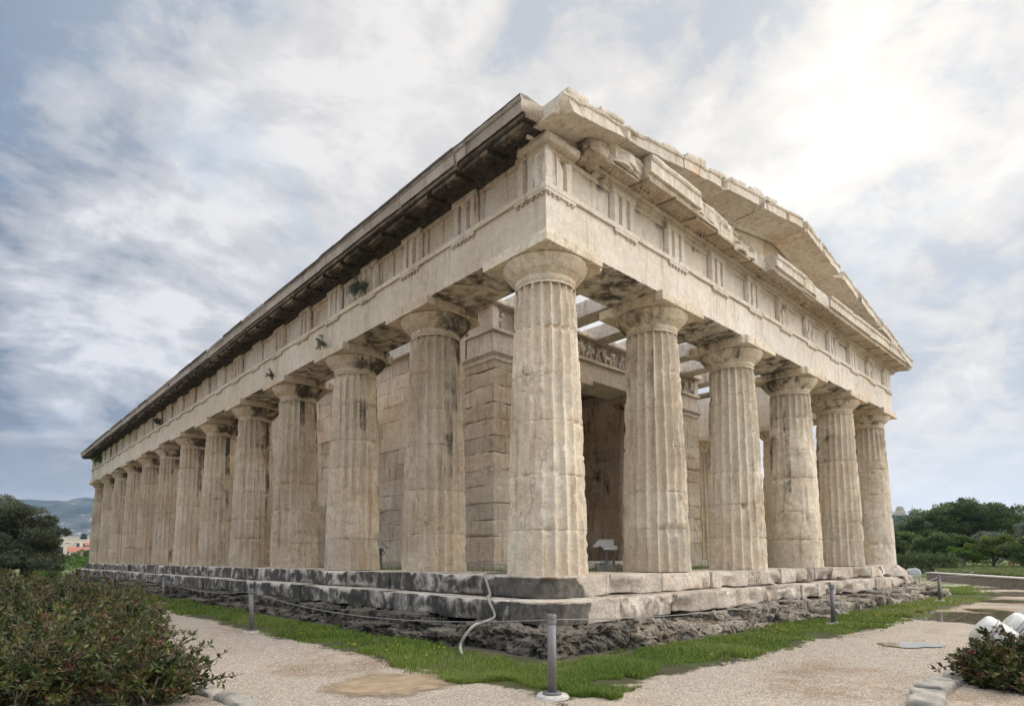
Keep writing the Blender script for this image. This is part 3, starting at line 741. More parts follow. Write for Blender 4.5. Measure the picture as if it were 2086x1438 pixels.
# ---- architrave, frieze and cornice
AO = .08                        # outer face of the architrave
AT = 4.63                       # bottom of the taenia
TT = 4.70; FT = 5.24
def run_all():
    rng = random.Random(8)
    yc = [AXY[k] for k in range(1, 12)]; xc = [AXX[k] for k in range(1, 5)]
    defs = [('n', [AO]+yc+[YE-AO], M['beamn'], 700), ('w', [.922]+xc+[XE-.922], M['beamw'], 740), ('s', [AO]+yc+[YE-AO], M['beamw'], 780), ('e', [.922]+xc+[XE-.922], M['beamn'], 820)]
    out = {}
    for side, cuts, mat, seed in defs:
        mb = MB(); mt = MB()
        for n, (a, b) in enumerate(zip(cuts[:-1], cuts[1:])):
            for (p, q) in ((AO, .49), (.494, .92)):
                e = rng.uniform(-.002, .002) if p == AO and n else 0
                lo, hi = {'n': ((p+e, a+.002, H), (q, b-.002, AT)), 'w': ((a+.002, p+e, H), (b-.002, q, AT)),
                          's': ((XE-q, a+.002, H), (XE-p, b-.002, AT)), 'e': ((a+.002, YE-q, H), (b-.002, YE-p, AT))}[side]
                near = a < 8 and side in 'nw'
                rbox(mb, lo, hi, .14 if near else .45, .004, .03, 3, seed+n, .004, .56, rng.uniform(-.25, .25),
                     lambda P: .50*(P[:, 2] < H+.012)+.22*(P[:, 2] > H+.012)*((P[:, 0] > .2) & (P[:, 1] > .2)))
            lo, hi = {'n': ((AO-.035, a+.0015, AT+.001), (.92, b-.0015, TT)), 'w': ((a+.0015, AO-.035, AT+.001), (b-.0015, .92, TT)),
                      's': ((XE-.92, a, AT+.001), (XE-AO+.035, b, TT)), 'e': ((a, YE-.92, AT+.001), (b, YE-AO+.035, TT))}[side]
            rbox(mt, lo, hi, .12 if near else .45, .003, .03, 6, seed+40+n, .003, .58, rng.uniform(-.2, .2))
        if side == 'w':          # the corner piece of the west face that returns over the flank beam's end
            for (x0, x1) in ((AO+.0, .920), (XE-.920, XE-AO)):
                rbox(mb, (x0+.002, AO-.003, H+.002), (x1, AO+.06, AT-.001), .12, .004, .02, 3, seed+60, .004, .6, .1)
                rbox(mt, (x0-.035, AO-.038, AT+.002), (x1, AO+.05, TT-.001), .12, .003, .02, 6, seed+61, .003, .6, .1)
        o = mb.build('architrave', mat, temple); mt.build('taenia', mat, o)
        out[side] = o
    return out
ARCH = run_all()
FRX = [.34, 1.66, 2.98]; 
while FRX[-1] < AXX[4]-1.4: FRX.append(FRX[-1]+1.2915)
FRX = [.34, 1.66, 2.98]+[2.98+(AXX[4]-2.98)/6*k for k in range(1, 6)]+[AXX[4], XE-1.66, XE-.34]
FRY = [.34, 1.656]+[AXY[1]+(AXY[11]-AXY[1])/20*k for k in range(21)]+[YE-1.656, YE-.34]
def place(side, s, out, z):
    """frieze coordinates: s along the side, out = distance out of the frieze plane"""
    return {'n': (AO-out, s, z), 'w': (s, AO-out, z), 's': (XE-AO+out, s, z), 'e': (s, YE-AO+out, z)}[side]
def frieze(side, cs, mt, mm, near, arch):
    rng = random.Random(ord(side))
    w = .52; TW = w/2
    GD = .085; cross = [(-TW, -.20), (-TW, -.045), (-TW+.04, .0), (-TW+.125, .0), (-TW+.165, -GD), (-TW+.205, 0), (-TW+.315, 0), (-TW+.355, -GD), (-TW+.395, 0), (TW-.04, 0), (TW, -.045), (TW, -.20)]
    for n, c in enumerate(cs):
        mb = MB()
        br = side == 'w' and n in (5, 6, 7, 9)
        zt = FT-.09
        zz = [TT+.001, TT+.02, TT+.15, TT+.28, zt-.03, zt] if n < 10 else [TT+.001, zt]
        cr = [(q_+(.012 if n == 0 else -.012 if n == len(cs)-1 else 0)*np.sign(-q_*(1 if n == 0 else -1)*(1))*(1 if o == -.20 and ((n == 0 and q_ < 0) or (n == len(cs)-1 and q_ > 0)) else 0), 0. if (n == 0 and o == -.045 and q_ < 0) or (n == len(cs)-1 and o == -.045 and q_ > 0) else o) for (q_, o) in cross]
        pts = []
        for z in zz:
            for (s, o) in cr: pts.append(place(side, c+s, o, z))
        V = np.array(pts)
        if n < 10:
            nn = fbm(V*7, n+5, 3)
            dv = np.array(place(side, 0, 1, 0))-np.array(place(side, 0, 0, 0))
            amt = (.012+.05*br)*sstep(nn, .5, .7)+(n == 0)*.05*sstep(nn, .5, .65)*sstep(V[:, 2], TT+.2, zt)
            V = V-dv*amt[:, None]
        fl = side in 'we' 
        st = np.clip((V[:, 2]-TT)/.5, 0, 1)**2*(.40 if br else .22)+np.tile([.3 if o < -.04 else 0 for (q_, o) in cr], len(zz))*(1.3 if side == 'n' else .5)  # groove darkening: brown patina plus shade painted in for contrast
        Q = grid_faces(len(zz), len(cross), side in 'ns')
        if side in 'se': Q = Q[:, ::-1]
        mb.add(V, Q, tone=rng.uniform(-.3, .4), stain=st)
        # head band and body behind
        lo = np.array(place(side, c-TW, .012, zt)); hi = np.array(place(side, c+TW, -.3, FT))
        rbox(mb, np.minimum(lo, hi), np.maximum(lo, hi), .12, .003, .04, 6, n+9, .004, .5, 0., .35)
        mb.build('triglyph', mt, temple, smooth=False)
        # regula with six drops
        mb = MB(); lo = np.array(place(side, c-TW, .033, AT-.04)); hi = np.array(place(side, c+TW, -.01, AT))
        if n == 0 and side == 'w': lo[0] -= .03
        rbox(mb, np.minimum(lo, hi), np.maximum(lo, hi), .1, .002, .015, 8, n, .002)
        for k in range(6):
            p = place(side, c-TW+.045+k*(w-.09)/5, .012, AT-.04)
            if rng.random() < .93: lathe(mb, [(.0, -.03), (.021, -.03), (.0175, 0)], p, 8)
        mb.build('regula', mt, arch)
    # metope panels
    for n, (a, b) in enumerate(zip(cs[:-1], cs[1:])):
        mb = MB(); rec = .075
        lo = np.array(place(side, a+TW+.001, -rec, TT+.001)); hi = np.array(place(side, b-TW-.001, -.22, FT))
        near = n < 8
        rbox(mb, np.minimum(lo, hi), np.maximum(lo, hi), .07 if near else .2, .002, .015, 5, n+90, .010, .55, rng.uniform(-.3, .3), lambda P: .5*sstep(P[:, 2]+(fbm(P*4, n, 3)-.5)*.2, FT-.30, FT-.02))
        lo = np.array(place(side, a+TW+.001, -rec+.022, FT-.07)); hi = np.array(place(side, b-TW-.001, -rec-.02, FT-.002))
        rbox(mb, np.minimum(lo, hi), np.maximum(lo, hi), .15, .002, .02, 6, n+190, .003, .5, 0., .3)
        mb.build('metope', mm, temple)
    # backing of the frieze
    mb = MB(); lo = np.array(place(side, AO+.23, -.225, TT+.002)); hi = np.array(place(side, (XE if side in 'we' else YE)-AO-.23, -.84, FT+.10))
    rbox(mb, np.minimum(lo, hi), np.maximum(lo, hi), .5, .004, .02, 3, 5, .004)
    mb.build('frieze_backing', mt, temple)
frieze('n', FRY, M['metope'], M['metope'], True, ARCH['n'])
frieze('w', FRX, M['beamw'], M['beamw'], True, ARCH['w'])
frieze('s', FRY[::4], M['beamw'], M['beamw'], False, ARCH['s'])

OV = .44
def cornice(side, cuts, mat, msof, broken, seed, length):
    """projecting cornice in blocks: fascia with crown moulding, sloping soffit with hanging mutules"""
    rng = random.Random(seed)
    for n, (a, b) in enumerate(zip(cuts[:-1], cuts[1:])):
        bad = broken.get(n, 0); dz = rng.uniform(-.014, .014); do = rng.uniform(-.008, .008)
        near = a < 9
        prof = [(-.60, FT+.002), (.0, FT+.002), (.0, FT+.05), (.055, FT+.052), (.055, FT+.095), (OV-.055, FT+.052), (OV-.05, FT+.10), (OV-.012, FT+.096), (OV, FT+.10), (OV, FT+.245+dz), (OV+.016, FT+.25+dz), (OV+.03, FT+.275+dz), (OV+.03, FT+.315+dz), (OV-.02, FT+.325+dz), (-.60, FT+.36+dz)]
        prof = [(o+do if o > .3 else o, z) for o, z in prof]
        PP = []
        for (p, q) in zip(prof[:-1], prof[1:]):
            L = math.hypot(q[0]-p[0], q[1]-p[1]); k = max(1, int(L/(.06 if near else .25)))
            for t in range(k): PP.append((p[0]+(q[0]-p[0])*t/k, p[1]+(q[1]-p[1])*t/k))
        PP.append(prof[-1]); PP = np.array(PP)
        ss = np.unique(np.concatenate([[a+.002, a+.014, b-.014, b-.002], np.linspace(a+.002, b-.002, max(3, int((b-a)/(.06 if near else .25))))]))
        V = np.array([[place(side, s, o, z) for (o, z) in PP] for s in ss])
        dv = np.array(place(side, 0, 1, 0), float)-np.array(place(side, 0, 0, 0), float)
        fl = V.reshape(-1, 3); O = np.tile(PP[:, 0], len(ss)); Z = np.tile(PP[:, 1], len(ss)); SS = np.repeat(ss, len(PP))
        nn = fbm(fl*5, seed+n, 4); n2 = fbm(fl*2.1, seed+n+50, 3)
        edge = np.minimum(SS-a, b-SS)
        push = .012*sstep(nn, .5, .75)*(O > .3)+.04*sstep(nn, .55, .7)*sstep(.05-edge, 0, .05)*(O > .3)
        if bad:
            prof_b = bad*(.35+1.1*sstep(n2, .30, .68))
            push = push+np.maximum(0, O-(OV-prof_b*OV))*sstep(O, .05, .2)
        fl2 = fl-dv*push[:, None]
        fl2[:, 2] += (nn-.5)*.012*(O > .3)
        if bad: fl2[:, 2] += (nn-.5)*.12*sstep(push, .03, .12)-.05*sstep(push, .03, .15)*(Z > FT+.2)
        Q = grid_faces(len(ss), len(PP), side in 'we')
        if side in 'se': Q = Q[:, ::-1]
        mb = MB(); sof = (Z < FT+.0995)
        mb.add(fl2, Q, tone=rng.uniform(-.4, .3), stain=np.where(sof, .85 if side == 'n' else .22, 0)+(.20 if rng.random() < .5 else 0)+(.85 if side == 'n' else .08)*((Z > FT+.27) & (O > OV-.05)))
        for e in (0, len(ss)-1):  # end caps
            cap(mb, fl2.reshape(len(ss), len(PP), 3)[e], False, tone=0, stain=.1)
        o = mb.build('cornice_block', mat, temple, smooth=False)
        # two mutules under each block
        L = b-a; nm_ = max(1, int(round(L/.6457)))
        for k in range(nm_):
            c = a+L*(k+.5)/nm_; MW = .258 if side == 'n' else .292
            mm = MB(); f = rng.random()
            outr = OV-.075-(bad*.3 if bad else 0)-(.05*f if f > .7 else 0)
            if outr < .12: continue
            cs = [(.06, FT+.085), (.06, FT+.042), (outr, FT-.002), (outr, FT+.052)] if side == 'n' else [(.06, FT+.085), (.06, FT+.055), (outr+.02, FT+.018), (outr+.02, FT+.052)]
            us = np.linspace(c-MW, c+MW, 7 if near else 3)
            V = np.array([[place(side, s, oo, z) for (oo, z) in cs] for s in us]); ff = V.reshape(-1, 3)
            nn = fbm(ff*6, seed+n*3+k, 3)-.5; ff = ff-dv*(np.tile([0, 0, 1, 1], len(us))*np.maximum(0, nn)*(.10 if f > .4 else .03))[:, None]
            Q = grid_faces(len(us), 4, side in 'we'); Q = Q[:, ::-1] if side in 'se' else Q
            outer = np.tile([0, 0, 1, 1], len(us))
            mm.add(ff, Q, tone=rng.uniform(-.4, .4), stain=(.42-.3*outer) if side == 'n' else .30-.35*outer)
            for e in (0, len(us)-1):
                q4 = ff.reshape(len(us), 4, 3)[e]; mm.add(q4, [(0, 1, 2, 3) if (e == 0) ^ (side in 'we') else (3, 2, 1, 0)], tone=0, stain=.3)
            if near or side == 'n' and a < 16:
                for r_ in range(3):
                    for q_ in range(6):
                        if rng.random() < (.62 if r_ == 2 else .4):
                            oo = .12+r_*(outr-.17)/2; zz = FT+.03+(oo-.06)/(outr-.06)*(-.048)
                            lathe(mm, [(0, -.02), (.019, -.02), (.017, .004)], place(side, c-MW+.04+q_*.086, oo, zz), 7, stain=.35 if r_ < 2 else .12)
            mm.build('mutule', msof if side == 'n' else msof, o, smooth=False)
cutsN = [.02, 1.31]+[1.31+1.2915*k for k in range(1, 23)]+[YE-.9, YE+.36]
cutsN = [c for c in cutsN if c < YE-.95 or c > YE-.95]
cutsN = sorted(set(round(c, 3) for c in cutsN))
cornice('n', cutsN, M['cornn'], M['soffit'], {}, 21, YE)
cutsW = [1.02, 1.66, 2.98]+[2.98+1.2743*k for k in range(1, 7)]+[12.05, XE+.36]
cornice('w', cutsW, M['cornw'], M['soffitw'], {0: .42, 2: .20, 3: .36, 5: .08, 8: .0}, 33, XE)
cornice('s', [.5, 8, 16, 24, YE+.3], M['cornw'], M['soffitw'], {}, 44, YE)
# corner: torn end of the cornice, upright block and the leading block of the raking cornice
def corner():
    mb = MB()
    def cut(P):
        n = fbm(P*4, 3, 4)-.5
        return P+np.stack([n*.06, n*.06, n*.05], 1)
    # torn stump of the flank cornice sweeping back to the corner
    ss = np.linspace(0, 1, 10); V = []
    for t in ss:
        y = .02-.22*t**.8; ox = OV*(1-t)**2.0+.02
        for (o, z) in ((0, FT+.05), (ox*.5, FT+.07), (ox, FT+.10), (ox+.01, FT+.16), (ox, FT+.245-.09*t), (ox*.5, FT+.30-.16*t), (-.05, FT+.32-.20*t)):
            V.append((AO-o, y, z))
    V = np.array(V); V += ((fbm(V*6, 4, 4)-.5)*.05)[:, None]*np.array([1, .4, 1])
    mb.add(V, grid_faces(10, 7), tone=.1, stain=.08)
    mb.build('broken_cornice_end', M['broken'], temple)
    mb = MB()
    rbox(mb, (-.015, -.03, FT-.07), (.62, .5, FT+.045), .05, .02, .07, 6, 6, .03, .4, 0, .1, cut=cut)
    rbox(mb, (.10, .04, FT+.046), (.60, .7, FT+.31), .06, .01, .04, 5, 7, .015, .5, .1, lambda P: .75*sstep(P[:, 0], .42, .5))
    rbox(mb, (.60, -.19, FT+.02), (1.03, .5, FT+.29), .05, .03, .13, 4, 8, .08, .3, 0, lambda P: .45*sstep(.8-P[:, 0], 0, .15), cut=cut)
    rbox(mb, (-.28, .03, FT+.32), (.085, .6, FT+.345), .08, .01, .03, 5, 17, .02, .4, -.2)
    mb.build('corner_block', M['broken'], temple)
corner()
# ---- pediment
APX = XE/2; SL = .172
def rake(x): return 6.66-SL*abs(x-APX)      # top of the raking cornice without tiles
def pediment():
    mb = MB(); xs = np.linspace(.75, XE-.75, 60); zs = np.linspace(0, 1, 7)
    V = np.array([[(x, .27, FT+.30+(max(.02, rake(x)-.20-FT-.30))*t) for t in zs] for x in xs]).reshape(-1, 3)
    V[:, 1] += (fbm(V*2, 6, 4)-.5)*.02
    tn = np.floor(V[:, 0]/1.6); tn = np.modf(np.sin(tn*12.9)*437.5)[0]
    mb.add(V, grid_faces(60, 7), tone=tn*.4, stain=.22*sstep(V[:, 2]-(6.66-SL*np.abs(V[:, 0]-APX)), -.5, -.2))
    W2 = V.copy(); W2[:, 1] += .35; mb.add(W2, grid_faces(60, 7, True), tone=0, stain=0)
    mb.build('tympanum', M['tymp'], temple)
    rng = random.Random(12); n = 0
    for sgn in (-1, 1):
        cuts = [-.12, 1.15, 2.45, 3.75, 5.05, 6.0, APX]; cuts = cuts if sgn < 0 else [XE-c for c in cuts][::-1]
        for k, (a, b) in enumerate(zip(cuts[:-1], cuts[1:])):
            dz = rng.uniform(-.012, .012); yo = -.385+rng.uniform(-.012, .012)
            prof = [(.62, -.17), (.245, -.17), (.245, -.21), (.20, -.225), (.17, -.175), (yo+.05, -.15), (yo+.035, -.165), (yo, -.165), (yo, -.035), (yo-.018, -.025), (yo-.025, 0.), (.62, 0.02)]
            PP = []
            for (p, q) in zip(prof[:-1], prof[1:]):
                m = max(1, int(math.hypot(q[0]-p[0], q[1]-p[1])/.09))
                PP += [(p[0]+(q[0]-p[0])*t/m, p[1]+(q[1]-p[1])*t/m) for t in range(m)]
            PP.append(prof[-1]); PP = np.array(PP); m = len(PP)
            ss = np.unique(np.concatenate([[a+.003, a+.02, b-.02, b-.003], np.linspace(a+.003, b-.003, 14)]))
            V = np.array([[(s, y, rake(s)+z+dz) for (y, z) in PP] for s in ss]).reshape(-1, 3)
            nn = fbm(V*5, 60+n, 4); ed = np.minimum(np.repeat(ss, m)-a, b-np.repeat(ss, m))
            front = sstep(.1-V[:, 1], .2, .45)
            V[:, 1] += front*(.012*sstep(nn, .5, .6)+.12*sstep(nn, .54, .60)*sstep(.14-ed, 0, .05)); V[:, 2] -= front*.018*sstep(nn, .56, .62)*(np.tile(PP[:, 1], len(ss)) > -.1)
            sof = np.tile(PP[:, 1] < -.14, len(ss))
            mb = MB(); mb.add(V, grid_faces(len(ss), m, True), tone=rng.uniform(-.6, .5), stain=np.where(sof, rng.uniform(-.05, .34), 0))
            for e in (0, len(ss)-1):
                cap(mb, V.reshape(len(ss), m, 3)[e], False, tone=.1, stain=.1)
            o = mb.build('raking_cornice_block', M['cornw'], temple, smooth=False)
            # surviving eaves tiles along the top
            x = a+.1
            while x < b-.3:
                L = rng.uniform(.42, .58)
                if rng.random() < .85 and x+L < b+.05:
                    t = MB(); y0 = yo+rng.uniform(-.02, .03); hh = rng.uniform(.055, .11)
                    rbox(t, (x, y0, .002), (x+L-.03, .55, hh), .07, .005, .05, 7, 300+n*7+int(x*9), .012, .42, rng.uniform(-.5, .1))
                    for i in range(len(t.v)): t.v[i][:, 2] += np.array([rake(q) for q in t.v[i][:, 0]])+dz+.004
                    t.build('eaves_tile', M['cornw'], o)
                x += L+rng.uniform(.05, .26)
            n += 1
pediment()

# ---- cella with its porch
CX0, CX1, CY0 = 2.9, XE-2.9, 4.22
CZ = .13; CT = 5.06          # wall base and wall top
def wall(name, side, a, b, thick, face, mat, seed, z0=CZ, z1=CT, near=True, courses=13, holes=None, parent=temple, stainf=None):
    """ashlar wall of separate drafted blocks: runs from a to b, outer face at 'face'"""
    rng = random.Random(seed); mb = MB(); n = 0
    hs = [z0, z0+.50]; ch = (z1-z0-.50)/(courses-1)
    while hs[-1] < z1-.05: hs.append(min(z1, hs[-1]+ch))
    for k, (zl, zh) in enumerate(zip(hs[:-1], hs[1:])):
        t = a-(rng.uniform(.2, .8) if k % 2 else 0.)
        while t < b:
            L = rng.uniform(.95, 1.35); t0, t1 = max(a, t), min(b, t+L)
            if b-t1 < .3: t1 = b
            if t1-t0 > .02:
                e = rng.uniform(-.005, .010)
                if side == '-x': lo, hi = (face+e, t0+.0015, zl+.0015), (face+thick, t1-.0015, zh-.0015)
                elif side == '+x': lo, hi = (face-thick, t0+.0015, zl+.0015), (face-e, t1-.0015, zh-.0015)
                else: lo, hi = (t0+.0015, face+e, zl+.0015), (t1-.0015, face+thick, zh-.0015)
                rbox(mb, lo, hi, .09 if near else .5, .0015, .075 if rng.random() < .35 else .02, 3.5, seed+n, .05 if rng.random() < .3 else .014, .52, rng.uniform(-.8, .8), stainf)
            n += 1; t = t1 if t1 == b else t+L
    return mb.build(name, mat, parent)
def cella():
    wall('cella_wall', '-x', CY0+.95, 26.5, .35, CX0+.03, M['cella'], 71, stainf=lambda P: .30*sstep(P[:, 2]+(fbm(P*1.2, 5, 3)-.5)*2, 3.2, 5.)*sstep(8.5-P[:, 1], 0, 3))
    wall('cella_wall', '+x', CY0+.95, 26.5, .35, CX0+.75, M['cella'], 72, near=False)
    w = wall('cella_wall', '-x', CY0+.95, 26.5, .35, CX1-.75, M['porchwall'], 73, stainf=lambda P: .46*sstep(P[:, 1]+(fbm(P*np.array([1.5, 1.5, .8]), 15, 4)-.5)*2.2, 6.2, 7.4))
    wall('cella_wall', '+x', CY0+.95, 26.5, .35, CX1-.03, M['cella'], 74, near=False)
    wall('cella_wall', '-y', CX0+.75, CX0+3.0, .6, 8.0, M['cella'], 75)
    wall('cella_wall', '-y', CX1-3.0, CX1-.75, .6, 8.0, M['cella'], 76)
    mb = MB(); rbox(mb, (CX0+3.0, 8.0, 3.6), (CX1-3.0, 8.6, CT), .3, .004, .02, 3, 5, .01); mb.build('door_lintel', M['cella'], temple)
    wall('cella_wall', '-y', CX0+.75, CX1-.75, .6, 26.0, M['cella'], 77, near=False)
    # antae
    for (x0, x1, sd) in ((CX0, CX0+.82, 1), (CX1-.82, CX1, 2)):
        mb = MB(); z = CZ; k = 0; rng = random.Random(sd)
        hs = [CZ]+[CZ+.5+.34*i for i in range(12)]+[4.36]
        hs = [h for h in hs if h <= 4.36]
        for zl, zh in zip(hs[:-1], hs[1:]):
            e = rng.uniform(-.006, .01)
            rbox(mb, (x0+e, CY0+e, zl+.0015), (x1-e, CY0+.948, zh-.0015), .055, .002, .10 if rng.random() < .5 else .03, 3.2, sd*30+k, .045, .46, rng.uniform(-.6, .6), lambda P: .2*sstep(P[:, 2], 3.6, 4.2)); k += 1
        o = mb.build('anta', M['cella'], temple)
        mb = MB()
        for (e, zl, zh) in ((.02, 4.20, 4.30), (.045, 4.30, 4.335), (.07, 4.335, 4.375)):
            rbox(mb, (x0-e, CY0-e, zl), (x1+e, CY0+.95+e*.2, zh), .1, .004, .03, 6, sd*9, .008, .5, -.2, .35)
        mb.build('anta_capital', M['porch'], o)
    for x in (APX-1.30, APX+1.30):
        o = shaft('column', x, CY0+.42, 3.98, .42, .33, int(x*10), wear=.35, wearz=.6, stain=(-2.2, .6, .2), mat=M['cella'], per=6, rows=80, z0=CZ, chunks=[(-2.4, 1.0, .6, 1.1, .05), (-1.9, 2.2, .3, .6, .03)])
        capital(o, x, CY0+.42, int(x*10)+1, M['cella'], -2.2, .5, r1=.33, top=4.375, abw=.45, abh=.13, n=48, scale=.82)
    # porch entablature: architrave, moulding, frieze slab, crown
    mb = MB()
    cs = [CX0, APX-1.30, APX+1.30, CX1]
    for n, (a, b) in enumerate(zip(cs[:-1], cs[1:])):
        rbox(mb, (a+.002, CY0+.02, 4.378), (b-.002, CY0+.44, 4.80), .12, .004, .04, 4, 80+n, .01, .5, (.25, -.1, .1)[n], .05)
        rbox(mb, (a+.002, CY0+.444, 4.378), (b-.002, CY0+.86, 4.80), .3, .004, .04, 4, 90+n, .01, .5, 0, .2)
    o = mb.build('architrave', M['porch'], temple); o['label'] = 'grey blotched beam over the porch'
    mb = MB(); rbox(mb, (CX0-.05, CY0-.045, 4.803), (CX1+.05, CY0+.9, 4.865), .14, .004, .03, 6, 95, .006, .5, .1); mb.build('frieze_ledge', M['porch'], temple)
    mb = MB(); rbox(mb, (CX0+.02, CY0+.10, 4.868), (CX1-.02, CY0+.85, 5.34), .2, .004, .04, 4, 96, .01, .5, -.1, lambda P: .3*(P[:, 2] > 5.2))
    for x in (CX0+.06, CX1-.06): rbox(mb, (x-.09, CY0+.0, 4.869), (x+.09, CY0+.12, 5.339), .1, .004, .03, 6, 97, .006, .5, .35)
    fr = mb.build('figured_frieze', M['porch'], temple)
    mb = MB(); rng = random.Random(9); x = CX0-.10
    while x < CX1+.08:
        L = min(rng.uniform(1.1, 1.5), CX1+.1-x); rbox(mb, (x+.002, CY0-.10+rng.uniform(-.01, .01), 5.342), (x+L-.002, CY0+.95, 5.46+rng.uniform(-.02, .02)), .11, .005, .09, 5, int(x*7), .015, .45, rng.uniform(-.3, .4)); x += L
    mb.build('frieze_crown', M['porch'], temple)
    # carved figures in high relief: standing, stooping and horse-bodied ones
    def figure(x, kind, rng):
        mb = MB(); y = CY0+.055; z = 4.868
        def limb(p, q, r0, r1, bend=(0, 0, 0)):
            p = np.array(p); q = np.array(q); m = (p+q)/2+np.array(bend)
            t = np.linspace(0, 1, 9)[:, None]; pts = (1-t)**2*p+2*t*(1-t)*m+t*t*q
            rr = np.linspace(r0, r1, 9); rr[0] *= .6; rr[-1] *= .6
            tube(mb, pts, rr, 8)
        def ball(c, r, sz=1.2):
            a = np.linspace(0, math.pi, 8); lathe(mb, [(max(1e-4, r*math.sin(q)), -r*sz*math.cos(q)) for q in a], c, 10)
        ln = rng.uniform(-.09, .09)
        hip = (x, y, z+.20); sh = (x+ln, y-.02, z+.345)
        limb(hip, sh, .048, .062, (0, -.02, 0)); ball((x+ln*1.3, y-.02, z+.415), .031)
        limb((sh[0]-.045, y-.02, sh[2]), (x+ln-.13*rng.uniform(.5, 1), y-.03, z+rng.uniform(.22, .40)), .024, .016, (-.03, -.02, .03))
        limb((sh[0]+.045, y-.02, sh[2]), (x+ln+.13*rng.uniform(.5, 1), y-.03, z+rng.uniform(.22, .40)), .024, .016, (.03, -.02, .03))
        if kind == 'horse':
            s = rng.choice((-1, 1)); limb((x, y, z+.17), (x+s*.24, y, z+.19), .062, .058, (0, 0, .015))
            for (dx, e) in ((.02, .05), (.06, -.03), (.20, .04), (.25, .09)): limb((x+s*dx, y-.01, z+.15), (x+s*(dx+e), y-.02, z+.01), .032, .014, (s*.03, 0, 0))
            limb((x+s*.25, y, z+.22), (x+s*.33, y, z+.08), .018, .008)
        else:
            limb((x-.025, y-.01, z+.20), (x-.07*rng.uniform(.3, 1.4), y-.02, z+.01), .040, .018, (-.03, -.02, .02))
            limb((x+.025, y-.01, z+.20), (x+.09*rng.uniform(.3, 1.4), y-.02, z+.01), .040, .018, (.04, -.02, .02))
            if rng.random() < .4:
                c = np.array((x+.16, y-.01, z+.26)); lathe(mb, [(.001, 0), (.06, .012), (.085, .0)], (0, 0, 0), 14)
                v = mb.v[-1]; mb.v[-1] = np.stack([v[:, 0], -v[:, 2], v[:, 1]], 1)+c
        mb.build('relief_figure', M['porch'], fr)
    rng = random.Random(31); x = CX0+.30
    while x < CX1-.25:
        figure(x, 'horse' if rng.random() < .42 else 'man', rng); x += rng.uniform(.26, .40)
    # plinth course and porch floor
    mb = MB()
    rbox(mb, (CX0-.10, CY0-.10, -.05), (CX1+.10, 26.6, CZ-.002), .3, .01, .05, 3, 55, .02, .5)
    mb.build('cella_plinth', M['stepw'], temple)
    # beams across the walk between porch and front
    for n, x in enumerate((2.4, 3.7, 5.0, 6.3, 7.6, 8.9, 10.2, 11.5)):
        mb = MB(); rbox(mb, (x-.22, .86, 5.36), (x+.22, CY0+.55, 5.70), .25, .006, .04, 3, 400+n, .01, .5, random.Random(n).uniform(-.2, .4), lambda P: .45*(P[:, 2] < 5.38)); mb.build('ceiling_beam', M['porch'], temple)
    for x in (1.0,):
        pass
    # beam laid along the flank over the cella wall, and the porch corner slab
    mb = MB(); rbox(mb, (CX0-.1, CY0+.96, CT+.002), (CX0+.75, 26.5, CT+.30), .5, .006, .04, 3, 411, .01); rbox(mb, (CX1-.75, CY0+.96, CT+.002), (CX1+.1, 26.5, CT+.30), .5, .006, .04, 3, 412, .01)
    mb.build('wall_crown', M['porch'], temple)
    # pale modern roof slab over the cella
    mb = MB(); rbox(mb, (CX0-.2, CY0+1.2, 5.47), (CX1+.2, 26.5, 5.62), 2., .006, .03, 3, 421, .0); mb.build('cella_roof_slab', M['porch'], temple)
    # inner floor of earth and grass
    mb = MB(); X, Y = np.meshgrid(np.linspace(1.1, XE-1.1, 40), np.linspace(1.1, YE-1.1, 80), indexing='ij')
    mb.add(np.stack([X, Y, -.055+(fbm(np.stack([X*2, Y*2, X*0], -1), 6, 3)-.5)*.05], -1), grid_faces(40, 80))
    o = mb.build('earth_floor', M['lawn'], None); tag(o, kind='structure')
cella()

# ------------------------------------------------------------------ site furniture
PMETAL = M['steel']
BOLL = [(-1.85, -1.77, 0, 'steel post on a round concrete foot before the temple corner'),
        (-2.02, 3.40, .02, 'slightly leaning steel post beside the left gravel path, nearest to the corner post'),
        (-1.55, 9.90, 0, 'steel post on the left path at the edge of a dense grass tuft'),
        (-1.42, 15.5, 0, 'slim steel post second from the far end of the left path'),
        (-1.30, 22.5, 0, 'farthest steel post on the left, half hidden behind the red-tipped hedge'),
        (4.40, -1.42, 0, 'steel post on a flat plate midway along the right front'),
        (10.95, -1.32, 0, 'steel post near the big puddle at the right end of the front')]
def bollards():
    for n, (x, y, lean, lab) in enumerate(BOLL):
        e = empty('rope_post', (x, y, G), lab, 'post', 'posts of the rope barrier')
        mb = MB(); lathe(mb, [(.0, .0), (.031, .0), (.031, .535), (.001, .535)], n=20)
        if lean: mb.v = [v+np.array([1., -.6, 0])*lean*-1.0*(v[:, 2:3]/.55) for v in mb.v]
        mb.build('pole', M['steel'], e)
        top = np.array([1., -.6, 0])*lean*-1.0
        mb = MB(); lathe(mb, [(.0325, .50), (.034, .503), (.034, .518), (.0325, .521), (.0335, .535), (.0335, .562), (.030, .567), (.001, .567)], top*.95, n=20); mb.build('cap', M['steel'], e)
        mb = MB(); lathe(mb, [(.001, .042), (.031, .042), (.064, .040), (.066, .036), (.066, .024), (.062, .02)], n=24); mb.build('flange', M['steeldark'], e)
        if n in (0, 1, 5, 6, 2):
            mb = MB(); r = .115 if n == 0 else .10
            pr = [(.001, .026), (r*.90, .024), (r*.97, .012), (r, -.012), (r*1.12, -.02)]
            lathe(mb, pr, n=32); v = mb.v[0]; mb.v[0] = v*(1+(fbm(v*14+n, n, 3)-.5)[:, None]*np.array([.22, .22, .0]))
            mb.build('foot', M['concrete'], e)
bollards()
